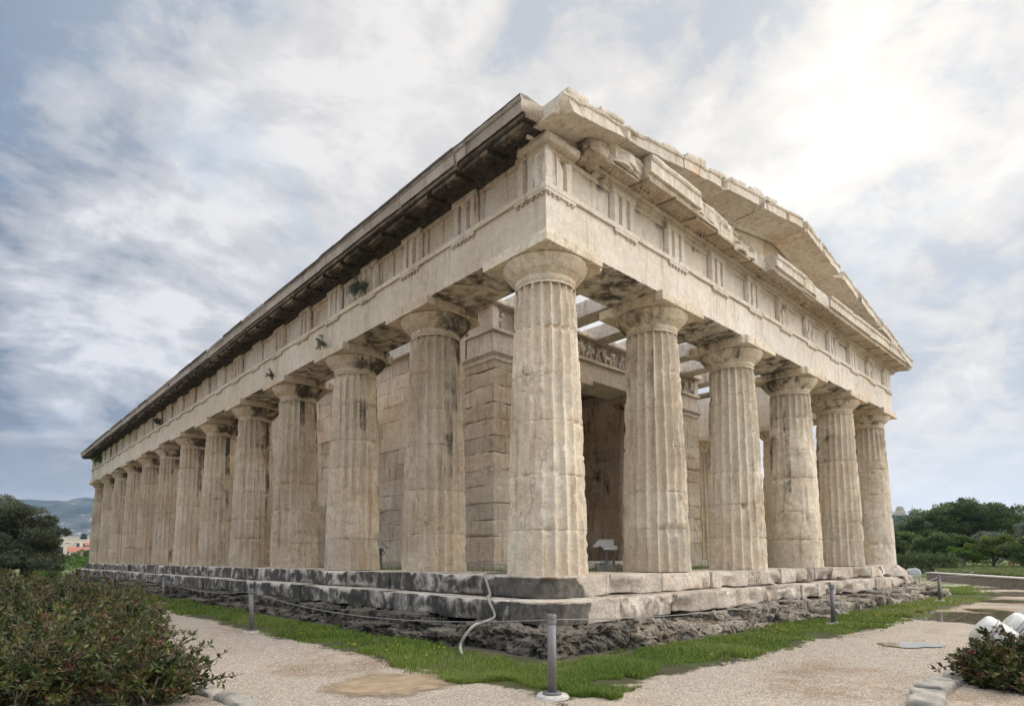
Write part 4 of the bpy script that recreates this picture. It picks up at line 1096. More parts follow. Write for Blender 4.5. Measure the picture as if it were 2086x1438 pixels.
def ropes():
    def rope(a, b, sag, lab):
        A = np.array([BOLL[a][0], BOLL[a][1], G+.53]); B = np.array([BOLL[b][0], BOLL[b][1], G+.53])
        for P, i in ((A, a), (B, b)): P[:2] += np.array([1., -.6])*BOLL[i][2]*-1.0
        t = np.linspace(0, 1, 34)[:, None]; P = A+(B-A)*t; P[:, 2] -= sag*4*(t[:, 0]*(1-t[:, 0]))
        tube(mb := MB(), P, .0042, 6); tag(mb.build('barrier_rope', M['rope']), lab, 'rope', 'ropes of the barrier')
    rope(0, 1, .14, 'grey cable sagging left from the corner post to the leaning post')
    rope(1, 2, .12, 'grey cable between the leaning post and the post by the grass tuft')
    rope(2, 3, .13, 'grey cable along the left steps, behind the post by the grass tuft')
    rope(3, 4, .13, 'farthest grey cable on the left, ending behind the hedge')
    rope(0, 5, .11, 'grey cable running right from the corner post along the front')
    rope(5, 6, .14, 'grey cable hanging before the eroded right end of the steps')
    P = np.array([(10.95, -1.32, G+.53), (14.2, -1.2, G+.48), (17.6, -.8, G+.52), (22., .3, G+.5)]); 
    tag(tube(MB(), P, .0055, 6).build('barrier_rope', M['rope']), 'thin taut cable leaving the rightmost post towards the hedge', 'rope', 'ropes of the barrier')
ropes()
def spline(pts, n=60):
    p = np.array(pts, float); p = np.concatenate([[2*p[0]-p[1]], p, [2*p[-1]-p[-2]]]); m = len(p)-3
    out = []
    for t in np.linspace(0, m-1e-6, n):
        i = int(t); f = t-i; a, b, c, d = p[i:i+4]
        out.append(.5*((2*b)+(c-a)*f+(2*a-5*b+4*c-d)*f*f+(-a+3*b-3*c+d)*f**3))
    return np.array(out)
def hose():
    P = spline([(.45, 1.02, .02), (.15, 1.08, .02), (-.01, 1.09, .012), (-.05, 1.0, -.10), (-.12, .86, -.238), (-.33, .66, -.235), (-.39, .56, -.30), (-.41, .45, -.44), (-.62, .35, -.475), (-.87, .25, -.49), (-.98, .27, -.59), (-1.02, .30, -.69), (-1.09, .20, -.735), (-1.16, .10, -.74)], 90)
    tag(tube(MB(), P, .016, 12).build('hose', M['hose']), 'grey corrugated hose hanging over the left steps into the grass', 'hose')
hose()
def floodlights():
    # on a concrete block between the corner column and the second front column
    e = empty('floodlight', (2.60, 1.18, 0), 'pale grey floodlight on a concrete block between two front columns', 'floodlight')
    # local frame: u along the camera's right, w towards the temple
    u = np.array([.737, -.676, 0]); w = np.array([.676, .737, 0]); zz = np.array([0, 0, 1.])
    def loc(mb):
        mb.v = [v[:, :1]*u+v[:, 1:2]*w+v[:, 2:]*zz for v in mb.v]; return mb
    mb = MB(); rbox(mb, (-.20, -.10, .0), (.20, .16, .10), .05, .006, .02, 9, 3, .004); loc(mb).build('concrete_block', M['concreted'], e)
    for x, y in ((-.035, -.02), (.095, .08)):
        mb = MB(); box(mb, (x-.017, y-.012, .101), (x+.017, y+.012, .305)); loc(mb).build('leg', M['steel'], e)
    mb = MB(); rbox(mb, (-.115, .0, .101), (.05, .07, .165), .04, .006, .008, 9, 4); loc(mb).build('junction_box', M['lampgrey'], e)
    mb = MB()                                             # lamp housing: wedge tipped forward with a flat hood
    sec = [(-.06, .485), (-.06, .435), (-.14, .315), (.10, .315), (.14, .36), (.14, .485)]
    V = [(-.23 if (k in (2,)) else -.145+(.0), s, z) for k, (s, z) in enumerate(sec)]+[(.075, s, z) for (s, z) in sec]
    V = [(-.15, -.07, .475), (-.245, -.09, .375), (-.13, -.09, .375), (-.145, -.07, .415), (.07, -.07, .475), (.07, -.09, .40), (-.15, .12, .475), (-.245, .10, .375), (.07, .12, .475), (.07, .10, .36), (-.13, .10, .36)]
    mb.add([(-.15, -.08, .478), (-.24, -.08, .378), (-.22, -.08, .372), (.07, -.08, .40), (.072, -.08, .478), (-.15, .10, .478), (-.24, .10, .378), (-.22, .10, .372), (.07, .10, .40), (.072, .10, .478)],
           [(0, 1, 6, 5), (1, 2, 7, 6), (2, 3, 8, 7), (3, 4, 9, 8), (4, 0, 5, 9)], [(0, 2, 1), (0, 3, 2), (0, 4, 3), (5, 6, 7), (5, 7, 8), (5, 8, 9)])
    loc(mb).build('housing', M['lampgrey'], e, smooth=False)
    mb = MB(); rbox(mb, (-.157, -.10, .480), (.085, .115, .490), .1, .003, .004); loc(mb).build('hood', M['lampwhite'], e)
    mb = MB(); rbox(mb, (-.13, -.14, .372), (.115, .02, .396), .1, .006, .008); rbox(mb, (-.105, -.155, .328), (.115, -.02, .370), .06, .008, .012); loc(mb).build('ballast_box', M['lampgrey'], e)
    for x in (-.115, .125):
        mb = MB(); P = np.array([(x-.03, -.09, .375), (x, -.10, .35), (x+.01, -.06, .30), (x, .0, .298)]); tube(mb, P, .014, 6); loc(mb).build('bracket', M['lampdark'], e)
    mb = MB(); lathe(mb, [(.001, 0), (.015, .002), (.015, .03), (.001, .032)], (-.15, -.11, .362), 10); loc(mb).build('knob', M['redcap'], e)
    mb = MB(); tube(mb, spline([(-.10, -.02, .12), (-.22, -.02, .11), (-.30, -.06, .06), (-.37, -.12, .01)], 24), .011, 8); tube(mb, spline([(.14, .06, .11), (.19, .05, .10), (.215, .0, .02)], 16), .009, 8); loc(mb).build('conduit', M['hose'], e)
    mb = MB(); tube(mb, spline([(.0, .02, .112), (-.12, -.03, .113), (-.22, -.09, .05), (-.33, -.11, .015)], 24), .006, 6); loc(mb).build('cable', M['blackcable'], e)
    # the one half hidden by the third flank column
    e = empty('floodlight', (2.08, 7.05, -.03), 'small grey floodlight peeping out behind a left flank column', 'floodlight')
    mb = MB(); mb.add([(-.12, -.08, .58), (.02, -.08, .58), (.17, -.08, .45), (.0, -.08, .45), (-.12, -.08, .50), (-.12, .08, .58), (.02, .08, .58), (.17, .08, .45), (.0, .08, .45), (-.12, .08, .50)],
                      [(0, 5, 6, 1), (1, 6, 7, 2), (2, 7, 8, 3), (3, 8, 9, 4), (4, 9, 5, 0)], [(0, 1, 4), (1, 3, 4), (1, 2, 3), (5, 9, 6), (6, 9, 8), (6, 8, 7)])
    loc(mb).build('housing', M['lampgrey'], e, smooth=False)
    mb = MB(); tube(mb, np.array([(.016, -.085, .585), (.172, -.085, .452)]), .006, 6); loc(mb).build('rim', M['blackcable'], e)
    mb = MB(); box(mb, (-.03, -.02, .0), (.01, .02, .45)); loc(mb).build('leg', M['steel'], e)
    mb = MB(); rbox(mb, (-.09, -.05, .40), (.03, .05, .452), .1, .01, .012); loc(mb).build('ballast_box', M['lampdark'], e)
    mb = MB(); lathe(mb, [(.001, 0), (.02, .002), (.02, .03), (.001, .032)], (.02, -.07, .425), 8); loc(mb).build('knob', M['redcap'], e)
    a = np.linspace(0, 1.6*math.pi, 22); mb = MB(); tube(mb, np.stack([.02+.055*np.cos(a+2.6), a*0-.06, .36+.045*np.sin(a+2.6)], 1), .008, 6); loc(mb).build('cable', M['blackcable'], e)
    # two rounded lamps by the far right corner
    for k, (x, y, z0, lab) in enumerate(((16.9, 1.10, -.42, 'rounded grey floodlight beyond the eroded right corner, the left one of two'), (17.0, .62, -.42, 'rounded pale floodlight beyond the eroded right corner, standing clear before the hedge'))):
        e = empty('floodlight', (x, y, z0), lab, 'floodlight', 'rounded floodlights by the right corner')
        mb = MB(); A = np.linspace(0, math.pi, 14); 
        arc_ = [(.20*math.cos(t), .20*math.sin(t)**.8*.95) for t in A]
        V = [(p, -.10, .10+q) for p, q in arc_]+[(p*.9, .10, .10+q*.9) for p, q in arc_]
        m = len(A); mb.add(V, [(i, i+1, m+i+1, m+i) for i in range(m-1)], [(0, i+1, i) for i in range(1, m-1)]+[(m, m+i, m+i+1) for i in range(1, m-1)])
        loc(mb).build('housing', M['lampgrey'], e)
        mb = MB(); V = [(p*.82, -.106, .105+q*.82) for p, q in arc_]; mb.add(V, None, [(0, i+1, i) for i in range(1, m-1)]); loc(mb).build('lens', M['glass'], e)
        mb = MB(); rbox(mb, (-.19, -.10, .0), (.19, .10, .098), .1, .01, .012); loc(mb).build('ballast_box', M['concrete'], e)
        mb = MB(); box(mb, (.18, -.03, -.33), (.22, .03, .12)); loc(mb).build('bracket', M['lampwhite'], e)
    # three white drum lamps behind the right bush
    def drum(x, y, z, s, lab, ax):
        e = empty('floodlight', (x, y, z), lab, 'floodlight', 'white drum floodlights at the right edge')
        prof = [(.001, -.098), (.08, -.094), (.128, -.084), (.146, -.06), (.15, -.03), (.150, .0), (.156, .004), (.156, .016), (.150, .02), (.155, .055), (.155, .19), (.148, .2), (.13, .205)]
        a_ = np.array(ax); a_ = a_/np.linalg.norm(a_); b_ = np.cross(a_, (0, 0, 1.)); b_ /= np.linalg.norm(b_); c_ = np.cross(b_, a_)
        def rotv(mb, sc=s):
            mb.v = [(v[:, :1]*b_+v[:, 1:2]*c_+v[:, 2:]*a_)*sc for v in mb.v]; return mb
        mb = MB(); lathe(mb, prof, n=36); rotv(mb).build('drum', M['lampwhite'], e)
        mb = MB()
        for z0 in (.0, .036): lathe(mb, [(.1525, z0-.003), (.158, z0-.001), (.158, z0+.003), (.1525, z0+.005)], n=36)
        rotv(mb).build('strap', M['lampdark'], e)
        mb = MB(); lathe(mb, [(.001, .198), (.13, .2)], n=30); rotv(mb).build('lens', M['glass'], e)
        mb = MB(); tube(mb, spline([(-.17, 0, .02), (-.19, .0, -.10), (0, .0, -.2), (.19, .0, -.10), (.17, 0, .02)], 24)*s, .012*s, 8); mb.build('yoke', M['lampwhite'], e)
        mb = MB(); rbox(mb, (-.16*s, -.16*s, G-z-.01), (.16*s, .16*s, min(-.17*s, G-z+.12)), .1, .01, .015); mb.build('base', M['concrete'], e)
    AXD = (.20, -.72, -.60)
    drum(2.10, -3.53, -.475, .92, 'white drum floodlight nearest the right bush, banded with two dark straps', AXD)
    drum(2.48, -3.68, -.455, .92, 'second white drum floodlight, overlapped by the nearest drum lamp', AXD)
    drum(2.80, -3.80, -.33, .92, 'tilted white drum floodlight set highest at the right edge of view', AXD)
floodlights()

# low things on the right
def right_side():
    P = np.array([(24.9, 1.9), (18.0, -2.1)]); d = (P[1]-P[0])/np.linalg.norm(P[1]-P[0]); n = np.array([-d[1], d[0]]); L = np.linalg.norm(P[1]-P[0])
    e = empty('low_wall', (P[0][0], P[0][1], G), 'low stone retaining wall with pale coping along the right lawn', 'wall', rz=math.atan2(d[1], d[0]))
    mb = MB(); t = 0; k = 0
    while t < L: rbox(mb, (t+.005, -.15, -.05), (min(t+2.1, L)-.005, .18, .29), .2, .01, .04, 3, 60+k, .02, .5, random.Random(k).uniform(-.3, .3)); t += 2.1; k += 1
    mb.build('wall_body', M['concreted'], e)
    mb = MB(); t = 0
    while t < L: rbox(mb, (t+.004, -.19, .291), (min(t+1.5, L)-.004, .22, .345), .2, .01, .04, 3, 80+k, .012, .5, random.Random(k).uniform(-.3, .3)); t += 1.5; k += 1
    mb.build('coping', M['concrete'], e)
    mb = MB(); t = 0
    rbox(mb, (17.9, -.25, G-.03), (19.9, .75, G+.05), .15, .02, .08, 3, 7, .02)
    v = mb.v
    tag(mb.build('kerb', M['concrete']), 'broken strip of pale kerb before the low wall', 'kerb')
    # wooden crate far out on the lawn
    e = empty('wooden_crate', (53.6, 2.9, -.42), 'small orange timber box standing far out on the lawn', 'crate')
    for k in range(4):
        mb = MB(); rbox(mb, (-.5, -.3+.0, .02+k*.105), (.5, -.26, .115+k*.105), .3, .004, .01); mb.build('plank', M['crate'], e)
    mb = MB(); rbox(mb, (-.5, -.258, .0), (.5, .3, .43), .3, .004, .01); mb.build('box_body', M['crate'], e)
    # bed edging stones
    for k, (x, y, L, a, lab) in enumerate(((-.10, -3.55, .52, .15, 'rough pale edging stone at the lower edge of view, right of the path'), (.42, -3.49, .44, -.05, 'rough pale edging stone half under the right bush, behind another stone'), (.92, -3.52, .4, .1, 'grey edging stone deepest under the right bush'))):
        mb = MB(); rbox(mb, (-L/2, -.10, -.06), (L/2, .10, .055), .03, .02, .07, 7, 70+k, .05, .35, random.Random(k).uniform(-.3, .3)); o = mb.build('edging_stone', M['edging']); o.location = (x, y, G); o.rotation_euler = (0, 0, a); tag(o, lab, 'stone', 'edging stones of the beds')
    for k, (x, y, L, a, lab) in enumerate(((-3.55, .02, .34, -1.45, 'pale edging stone at the foot of the left bush, the farther of two'), (-3.50, -.40, .42, -1.5, 'pale edging stone at the lower left edge of the path'))):
        mb = MB(); rbox(mb, (-L/2, -.07, -.06), (L/2, .07, .04), .03, .02, .06, 7, 90+k, .04, .35, .3); o = mb.build('edging_stone', M['edging']); o.location = (x, y, G); o.rotation_euler = (0, 0, a); tag(o, lab, 'stone', 'edging stones of the beds')
    # small dark stones lying on the lower step
    for k, x in enumerate((6.9, 8.7, 10.3, 11.8)):
        mb = MB(); lathe(mb, [(.001, -.02), (.07, -.01), (.09, .02), (.06, .05), (.001, .06)], n=14); v = mb.v[0]; mb.v[0] = v*(1+(fbm(v*16+k, k, 3)-.5)[:, None]*.7)
        o = mb.build('loose_stone', M['rockw']); o.location = (x, -.11, -.25); tag(o, 'small brown stone on the lower front step, %s' % ('nearest of four', 'second from the corner column', 'third from the corner column', 'farthest of four')[k], 'stone', 'small stones left on the step')
right_side()

# ------------------------------------------------------------------ vegetation
def leaves(mb, P, N, size, rng, tone, aspect=.42, up=.5):
    """one folded leaf per point"""
    n = len(P); N = N/np.maximum(np.linalg.norm(N, axis=1, keepdims=True), 1e-6)
    d = N+rng.normal(size=(n, 3))*.75; d[:, 2] += up*.6; d /= np.linalg.norm(d, axis=1, keepdims=True)
    r = rng.normal(size=(n, 3)); s = np.cross(d, r); s /= np.linalg.norm(s, axis=1, keepdims=True)+1e-9; f = np.cross(s, d)
    L = (size*rng.uniform(.6, 1.25, n))[:, None]; Wd = L*aspect*.5
    V = np.stack([P, P+d*L*.5+s*Wd+f*L*.08, P+d*L, P+d*L*.5-s*Wd+f*L*.08], 1).reshape(-1, 3)
    i = np.arange(n)*4
    T = np.concatenate([np.stack([i, i+1, i+2], 1), np.stack([i, i+2, i+3], 1)])
    mb.add(V, None, T, tone=np.repeat(tone, 4))
def bush(name, loc, label, cat, ells, n, size, mat, seed, red=.3, shoots=0, shoot_len=.3, shootdir=None, group=None, stems=True, aspect=.42, floor=G):
    """ells: ellipsoids (cx,cy,cz,rx,ry,rz); leaves crowd the outside, redder at the tips"""
    rng = np.random.default_rng(seed); e = empty(name, loc, label, cat, group)
    vol = np.array([a[3]*a[4]*a[5] for a in ells])**.67; vol /= vol.sum()
    mb = MB(); tw = MB()
    for a, v in zip(ells, vol):
        k = int(n*v); c = np.array(a[:3]); r = np.array(a[3:])
        D = rng.normal(size=(k, 3)); D /= np.linalg.norm(D, axis=1, keepdims=True); D[:, 2] = np.where(D[:, 2] < -.5, -D[:, 2], D[:, 2])
        q = rng.uniform(0, 1, k)**.38
        lump = fbm(D*2.4+seed, seed, 3)
        P = c+D*r*(q*(.45+1.05*lump))[:, None]
        ok = P[:, 2] > floor+.02
        P, D, q = P[ok], D[ok], q[ok]
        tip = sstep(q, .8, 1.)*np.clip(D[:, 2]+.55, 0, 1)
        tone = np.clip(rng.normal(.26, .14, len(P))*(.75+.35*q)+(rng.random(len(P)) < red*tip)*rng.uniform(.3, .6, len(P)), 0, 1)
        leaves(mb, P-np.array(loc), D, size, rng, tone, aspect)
    # woody shoots: each a curved twig with its own leaf clusters, redder at the tip
    for k in range(shoots):
        a = ells[rng.integers(len(ells))]; c = np.array(a[:3]); r = np.array(a[3:])
        D = rng.normal(size=3); D[2] = abs(D[2])*.8+.05
        if shootdir is not None: D = D*.85+np.array(shootdir)*rng.uniform(0, 1)
        D /= np.linalg.norm(D); far = rng.random() < .34
        p0 = c+D*r*rng.uniform(.1, .5)+rng.normal(size=3)*r*.15; p1 = c+D*r*rng.uniform(.75, 1.05)+D*shoot_len*(rng.uniform(.3, 1) if far else rng.uniform(0, .35)); p1[2] += rng.normal()*.03
        pts = spline([p0, (p0+p1)/2+rng.normal(size=3)*.05, p1], 12)
        pts[:, 2] = np.maximum(pts[:, 2], floor+.03)
        tube(tw, pts-np.array(loc), np.linspace(.0050, .0018, 12), 4, cap=False)
        base = rng.normal(.34, .15); reds = rng.random() < red*1.6
        m = int(rng.integers(26, 46)); t = rng.uniform(.12, 1, m)**.8; i = np.minimum((t*11).astype(int), 11)
        tone = np.clip(base+rng.normal(0, .10, m)+np.where(t > .72, (.48 if reds else .12)*rng.uniform(.3, 1.1, m), 0), 0, 1)
        side = rng.normal(size=(m, 3)); ax = (p1-p0)/np.linalg.norm(p1-p0)
        leaves(mb, pts[i]-np.array(loc)+side*.004, ax*.8+side*.55, size, rng, tone, aspect, .3)
    for k in range(46 if stems else 0):
        a = ells[rng.integers(len(ells))]; c = np.array(a[:3]); r = np.array(a[3:])
        p0 = np.array([c[0]+rng.normal()*r[0]*.3, c[1]+rng.normal()*r[1]*.3, floor-.01]); D = rng.normal(size=3); D[2] = abs(D[2]); D /= np.linalg.norm(D)
        p1 = c+D*r*.8; pts = spline([p0, (p0+p1)/2+rng.normal(size=3)*.06, p1], 9)
        tube(tw, pts-np.array(loc), np.linspace(.012, .004, 9), 5)
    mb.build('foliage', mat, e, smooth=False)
    if tw.n: tw.build('stems', M['twig'], e)
    return e
def foreground_bushes():
    g = 'red tipped hedge bushes left of the path'
    bush('bush', (-4.25, .15, G), 'sprawling red tipped bush in the lower left corner, nearest the viewer', 'bush',
         [(-4.25, .2, -.64, .42, .40, .28), (-3.95, -.08, -.67, .34, .30, .20), (-4.5, .5, -.60, .35, .4, .31), (-4.02, .55, -.63, .44, .36, .24), (-4.62, .1, -.68, .3, .3, .25)], 1500, .044, M['photinia'], 5, .20, 480, .36, (.55, -.35, .35), g)
    bush('bush', (-3.9, 1.6, G), 'dense mid-green bush with copper tips behind the nearest left bush', 'bush',
         [(-4.2, 1.55, -.56, .50, .6, .31), (-3.85, 1.4, -.60, .42, .45, .26), (-4.55, 1.7, -.52, .5, .6, .36), (-3.8, 2.1, -.55, .40, .5, .32)], 1600, .044, M['photinia'], 8, .16, 400, .30, (.3, -.1, .6), g)
    bush('bush', (-3.7, 3.4, G), 'upright leafy bush beside the far bend of the left path', 'bush',
         [(-3.95, 3.3, -.50, .55, .7, .38), (-3.55, 3.55, -.54, .45, .6, .34), (-4.5, 3.3, -.46, .6, .7, .40), (-3.45, 4.3, -.52, .45, .6, .32)], 1800, .044, M['photinia'], 11, .15, 380, .30, (.2, .0, .8), g)
    bush('bush', (-4.4, 6.2, G), 'russet low hedge at the left edge under the grey-green tree', 'bush',
         [(-4.6, 5.8, -.40, .9, .9, .40), (-3.9, 6.6, -.45, .7, .9, .36), (-4.9, 7.6, -.42, 1., 1., .40), (-3.9, 8.4, -.5, .7, .9, .33)], 6000, .055, M['photinia'], 14, .30, 300, .2, (0, 0, 1), g)
    bush('bush', (1.15, -3.85, G), 'dark glossy bush with crimson tips in the lower right corner', 'bush',
         [(1.15, -3.92, -.73, .34, .30, .26), (.88, -3.76, -.74, .26, .24, .22), (1.45, -4.05, -.70, .36, .3, .30), (.80, -3.90, -.78, .26, .24, .2), (1.25, -3.74, -.72, .22, .2, .22)], 2200, .046, M['deepbush'], 21, .32, 320, .18, (-.4, .5, .45), None, aspect=.46)
    bush('shrub', (-3.0, 13.5, G), 'small bright green plant at the far end of the left path', 'plant', [(-1.9, 27.5, -.6, .7, .7, .28)], 700, .10, M['bright'], 33, 0, stems=False)
foreground_bushes()

def tree(loc, label, h, clumps, n, size, mat, seed, trunk=(.16, .05), limbs=7, group=None, sub=1.0, aspect=.5, lean=(0, 0), name='tree', bare=0):
    """tapered trunk, limbs to each clump, leaf clumps with gaps between them. clumps: (dx,dy,z,r)"""
    rng = np.random.default_rng(seed); e = empty(name, loc, label, 'tree', group)
    mb = MB(); tk = MB()
    top = np.array([lean[0], lean[1], h*.55])
    pts = spline([(0, 0, -.1), (lean[0]*.3+rng.normal()*.05, lean[1]*.3, h*.2), top], 12)
    tube(tk, pts, np.linspace(trunk[0], trunk[1]*1.4, 12), 8)
    tot = sum(c[3]**2 for c in clumps)
    for (dx, dy, z, r) in clumps:
        c = np.array([dx, dy, z]); j = rng.integers(3, 11)
        p0 = pts[j]; q = spline([p0, p0*.45+c*.55+rng.normal(size=3)*r*.15-np.array([0, 0, r*.25]), c], 9)
        tube(tk, q, np.linspace(trunk[1]*1.1, trunk[1]*.25, 9), 6)
        # sub-clumps on the shell of each clump
        m = max(5, int(9*sub)); k = max(20, int(n*r*r/tot/m))
        for s_ in range(m):
            D = rng.normal(size=3); D /= np.linalg.norm(D); D[2] = D[2]*.75+.18
            cc = c+D*r*rng.uniform(.35, .95)*np.array([1, 1, .72]); rr = r*rng.uniform(.26, .52)
            if s_ % 2 == 0: tube(tk, np.array([c, (c+cc)/2+rng.normal(size=3)*r*.08, cc]), [trunk[1]*.3, trunk[1]*.22, trunk[1]*.1], 4)
            dd = rng.normal(size=(k, 3)); dd /= np.linalg.norm(dd, axis=1, keepdims=True)
            P = cc+dd*(rr*rng.uniform(0, 1, k)**.45)[:, None]*np.array([1.15, 1.15, .62])
            tone = np.clip(rng.normal(.42, .18, k)+rng.normal(0, .10), 0, 1)
            leaves(mb, P, dd*.6+np.array([0, 0, .3]), size, rng, tone, aspect)
    tk.build('trunk', M['bark'], e); mb.build('crown', mat, e, smooth=False)
    return e
def trees():
    rc = lambda seed, n, spread, z0, z1, r0, r1: [(*(np.random.default_rng(seed+i).uniform(-1, 1, 2)*spread*(1-.35*((np.random.default_rng(seed+i+500).uniform())))), z0+(z1-z0)*np.random.default_rng(seed+i+900).uniform(), np.random.default_rng(seed+i+70).uniform(r0, r1)) for i in range(n)]
    # grey-green spreading tree on the left
    tree((-2.3, 33.5, G), 'wide grey-green olive tree beyond the left hedge', 4.2,
         [(-3.0, 0, 2.9, 1.2), (-1.7, .6, 3.35, 1.1), (-.4, -.3, 3.2, 1.05), (.5, .3, 2.75, .9), (1.1, -.2, 2.2, .8), (1.2, .4, 1.5, .75), (-.6, .8, 2.3, 1.2), (.6, -.6, 1.7, 1.1), (-2.0, -.6, 1.9, 1.2), (.9, -.6, 1.0, .8), (-.5, -1.2, .9, 1.1), (-3.8, .3, 1.7, 1.3), (-2.2, -1.2, .8, 1.1), (.6, -1.1, .55, .8), (-4.4, 0, 3.0, 1.1), (1.0, -.4, .4, .6), (-3.6, -1, .7, 1.1), (-1.5, -2.2, .5, 1.2), (.5, -1.9, .4, 1.0), (-3.2, -2.4, .5, 1.2)], 70000, .16, M['olive'], 3, (.22, .08), aspect=.36)
    # shrubs between that tree and the temple
    bush('shrub', (1.2, 46, G), 'bright green shrub in the gap left of the temple', 'shrub', [(1.6, 46, -.3, 1.9, 1.6, .75), (3.3, 47, -.4, 1.4, 1.2, .6)], 3500, .15, M['bright'], 41, 0, stems=False)
    tree((4.4, 62, G), 'dark rounded tree in the gap left of the temple, under the long roof', 2.2, [(-1.2, 0, 1.0, .8), (.3, .2, 1.35, .85), (1.6, .3, 1.1, .9), (-.2, .3, .6, .9), (2.4, 0, .9, .8)], 5000, .2, M['oak'], 6, (.15, .07))
    tree((43.3, 358, G), 'lone dark cypress above the city roofs', 14, [(0, 0, 9.2, 1.3), (0, 0, 11, 1.4), (0, 0, 12.6, .9), (0, 0, 7.6, 1.2)], 1600, .8, M['pine'], 9, (.4, .2), name='cypress_tree')
    gr = 'trees beyond the right lawn'
    # spreading oaks nearest to the temple, right
    tree((39.6, 6.7, -.45), 'dark spreading tree just right of the last column, trunk showing below', 2.3, [(-1.2, 1.4, 1.5, .8), (-.4, .6, 1.85, .85), (.3, -.2, 1.75, .8), (-.8, 0, 1.2, .8), (.6, .4, 1.15, .7), (-1.8, 2.0, 1.0, .8), (.9, -.9, 1.35, .65)], 22000, .14, M['oak'], 12, (.14, .07), group=gr, lean=(.2, -.2))
    tree((38.4, 3.9, -.45), 'layered dark green tree leaning right, left of the pale silvery shrub', 2.1, [(.0, .9, 1.45, .75), (.2, .1, 1.6, .75), (.5, -.6, 1.35, .7), (.7, -1.2, 1.05, .6), (.2, .2, .95, .7), (.5, -.5, .8, .6)], 20000, .14, M['oak'], 15, (.12, .06), group=gr, lean=(.2, -.7))
    tree((37.8, 3.1, -.45), 'light green low branch-heavy tree before the silvery shrub', 1.5, [(0, .3, .95, .45), (.2, -.2, .80, .45), (.3, -.6, .6, .4)], 4000, .11, M['bright'], 17, (.06, .03), group=gr)
    tree((44.8, 5.0, -.4), 'pale silver-leaved shrubby tree in the middle of the right wood', 2.6, [(-.6, .9, 1.5, .7), (0, 0, 1.7, .7), (.3, -.8, 1.5, .7), (.4, -1.7, 1.75, .7), (.2, .3, 1.0, .8), (.7, -1.4, 1.0, .8), (1.0, -2.6, 1.5, .7)], 15000, .14, M['silver'], 19, (.1, .05), group=gr)
    tree((38.6, 1.9, -.45), 'yellow-green umbel-headed tree in front of the right wood', 2.2, [(0, .9, 1.2, .5), (.1, .2, 1.5, .45), (.2, -.5, 1.55, .5), (.3, -1.1, 1.35, .5), (.2, -.2, .9, .7), (.5, -.9, .8, .7), (-.1, .7, .7, .6), (.7, -1.7, 1.55, .45)], 12000, .12, M['yellow'], 23, (.08, .04), group=gr, sub=1.3)
    tree((37.4, -.1, -.45), 'dark bushy tree at the right edge behind the timber box', 2.2, [(-.1, .9, 1.1, .7), (.1, 0, 1.35, .8), (.3, -.9, 1.5, .8), (0, .4, .5, .8), (.3, -.6, .6, .9), (.5, -1.9, 1.2, .9)], 14000, .14, M['oak'], 25, (.12, .06), group=gr)
    tree((64, 7.0, -.3), 'largest round-headed tree rising over the right wood', 6.2, [(-3.0, 4.2, 3.2, 1.5), (-1.6, 2.6, 4.2, 1.6), (0, .6, 4.8, 1.6), (1.0, -1.0, 4.7, 1.5), (1.6, -2.4, 4.0, 1.4), (-.6, 1.8, 2.9, 1.8), (.8, -.8, 3.2, 1.8), (-2.4, 3.4, 2.2, 1.6), (1.8, -2.8, 2.8, 1.4), (0, 0, 1.8, 1.8), (-4, 5.6, 2.4, 1.4), (-.8, 1.0, 3.9, 1.9), (.6, -1.6, 3.8, 1.8)], 46000, .21, M['oak'], 27, (.3, .13), group=gr)
    tree((72, 9.2, -.3), 'open-crowned pine sticking out above the round-headed tree', 6.6, [(-.8, .9, 5.9, .3), (.0, 0, 6.25, .36), (.5, -.7, 5.95, .3), (.9, -1.3, 5.7, .26), (-.1, .2, 5.6, .4)], 1500, .22, M['pine'], 29, (.2, .07), group=gr, name='pine_tree', lean=(0, 0))
    tree((56, .8, -.3), 'soft grey-green tree right of the largest one', 3.4, [(-.6, 1.3, 2.2, 1.1), (0, .2, 2.5, 1.1), (.4, -1.0, 2.3, 1.0), (.2, .3, 1.3, 1.2), (.6, -1.6, 1.6, 1.0)], 14000, .18, M['silver'], 35, (.16, .08), group=gr)
    tree((82, 2.0, -.3), 'dark distant tree closing the right edge of the wood', 6.0, [(-.8, 2.2, 3.6, 1.4), (0, .4, 4.3, 1.5), (.6, -1.4, 4.4, 1.5), (0, 0, 2.6, 1.8), (1.0, -3.4, 4.0, 1.6)], 12000, .26, M['pine'], 37, (.25, .12), group=gr)
    # clipped hedge and undergrowth
    bush('hedge', (31, 3.6, G), 'clipped square hedge with copper top behind the right corner', 'hedge', [(30.5+.12*k, 5.8-.42*k, -.30+.02*(k % 2), .62, .55, .68) for k in range(9)], 14000, .085, M['oak'], 43, .0, 0, .08, (0, 0, 1), stems=False)
    bush('undergrowth', (44, 1.5, -.4), 'tangled dark green undergrowth along the back of the lawn', 'shrub', [(43.5, 6.5, .1, 1.6, 1.6, .75), (43.5, 4.2, .1, 1.5, 1.5, .75), (43.4, 2.2, .05, 1.5, 1.5, .7), (43.2, .4, .0, 1.4, 1.4, .65), (42.6, -1.2, .0, 1.4, 1.4, .7)], 12000, .13, M['oak'], 47, 0, stems=False, floor=-.5)
trees()
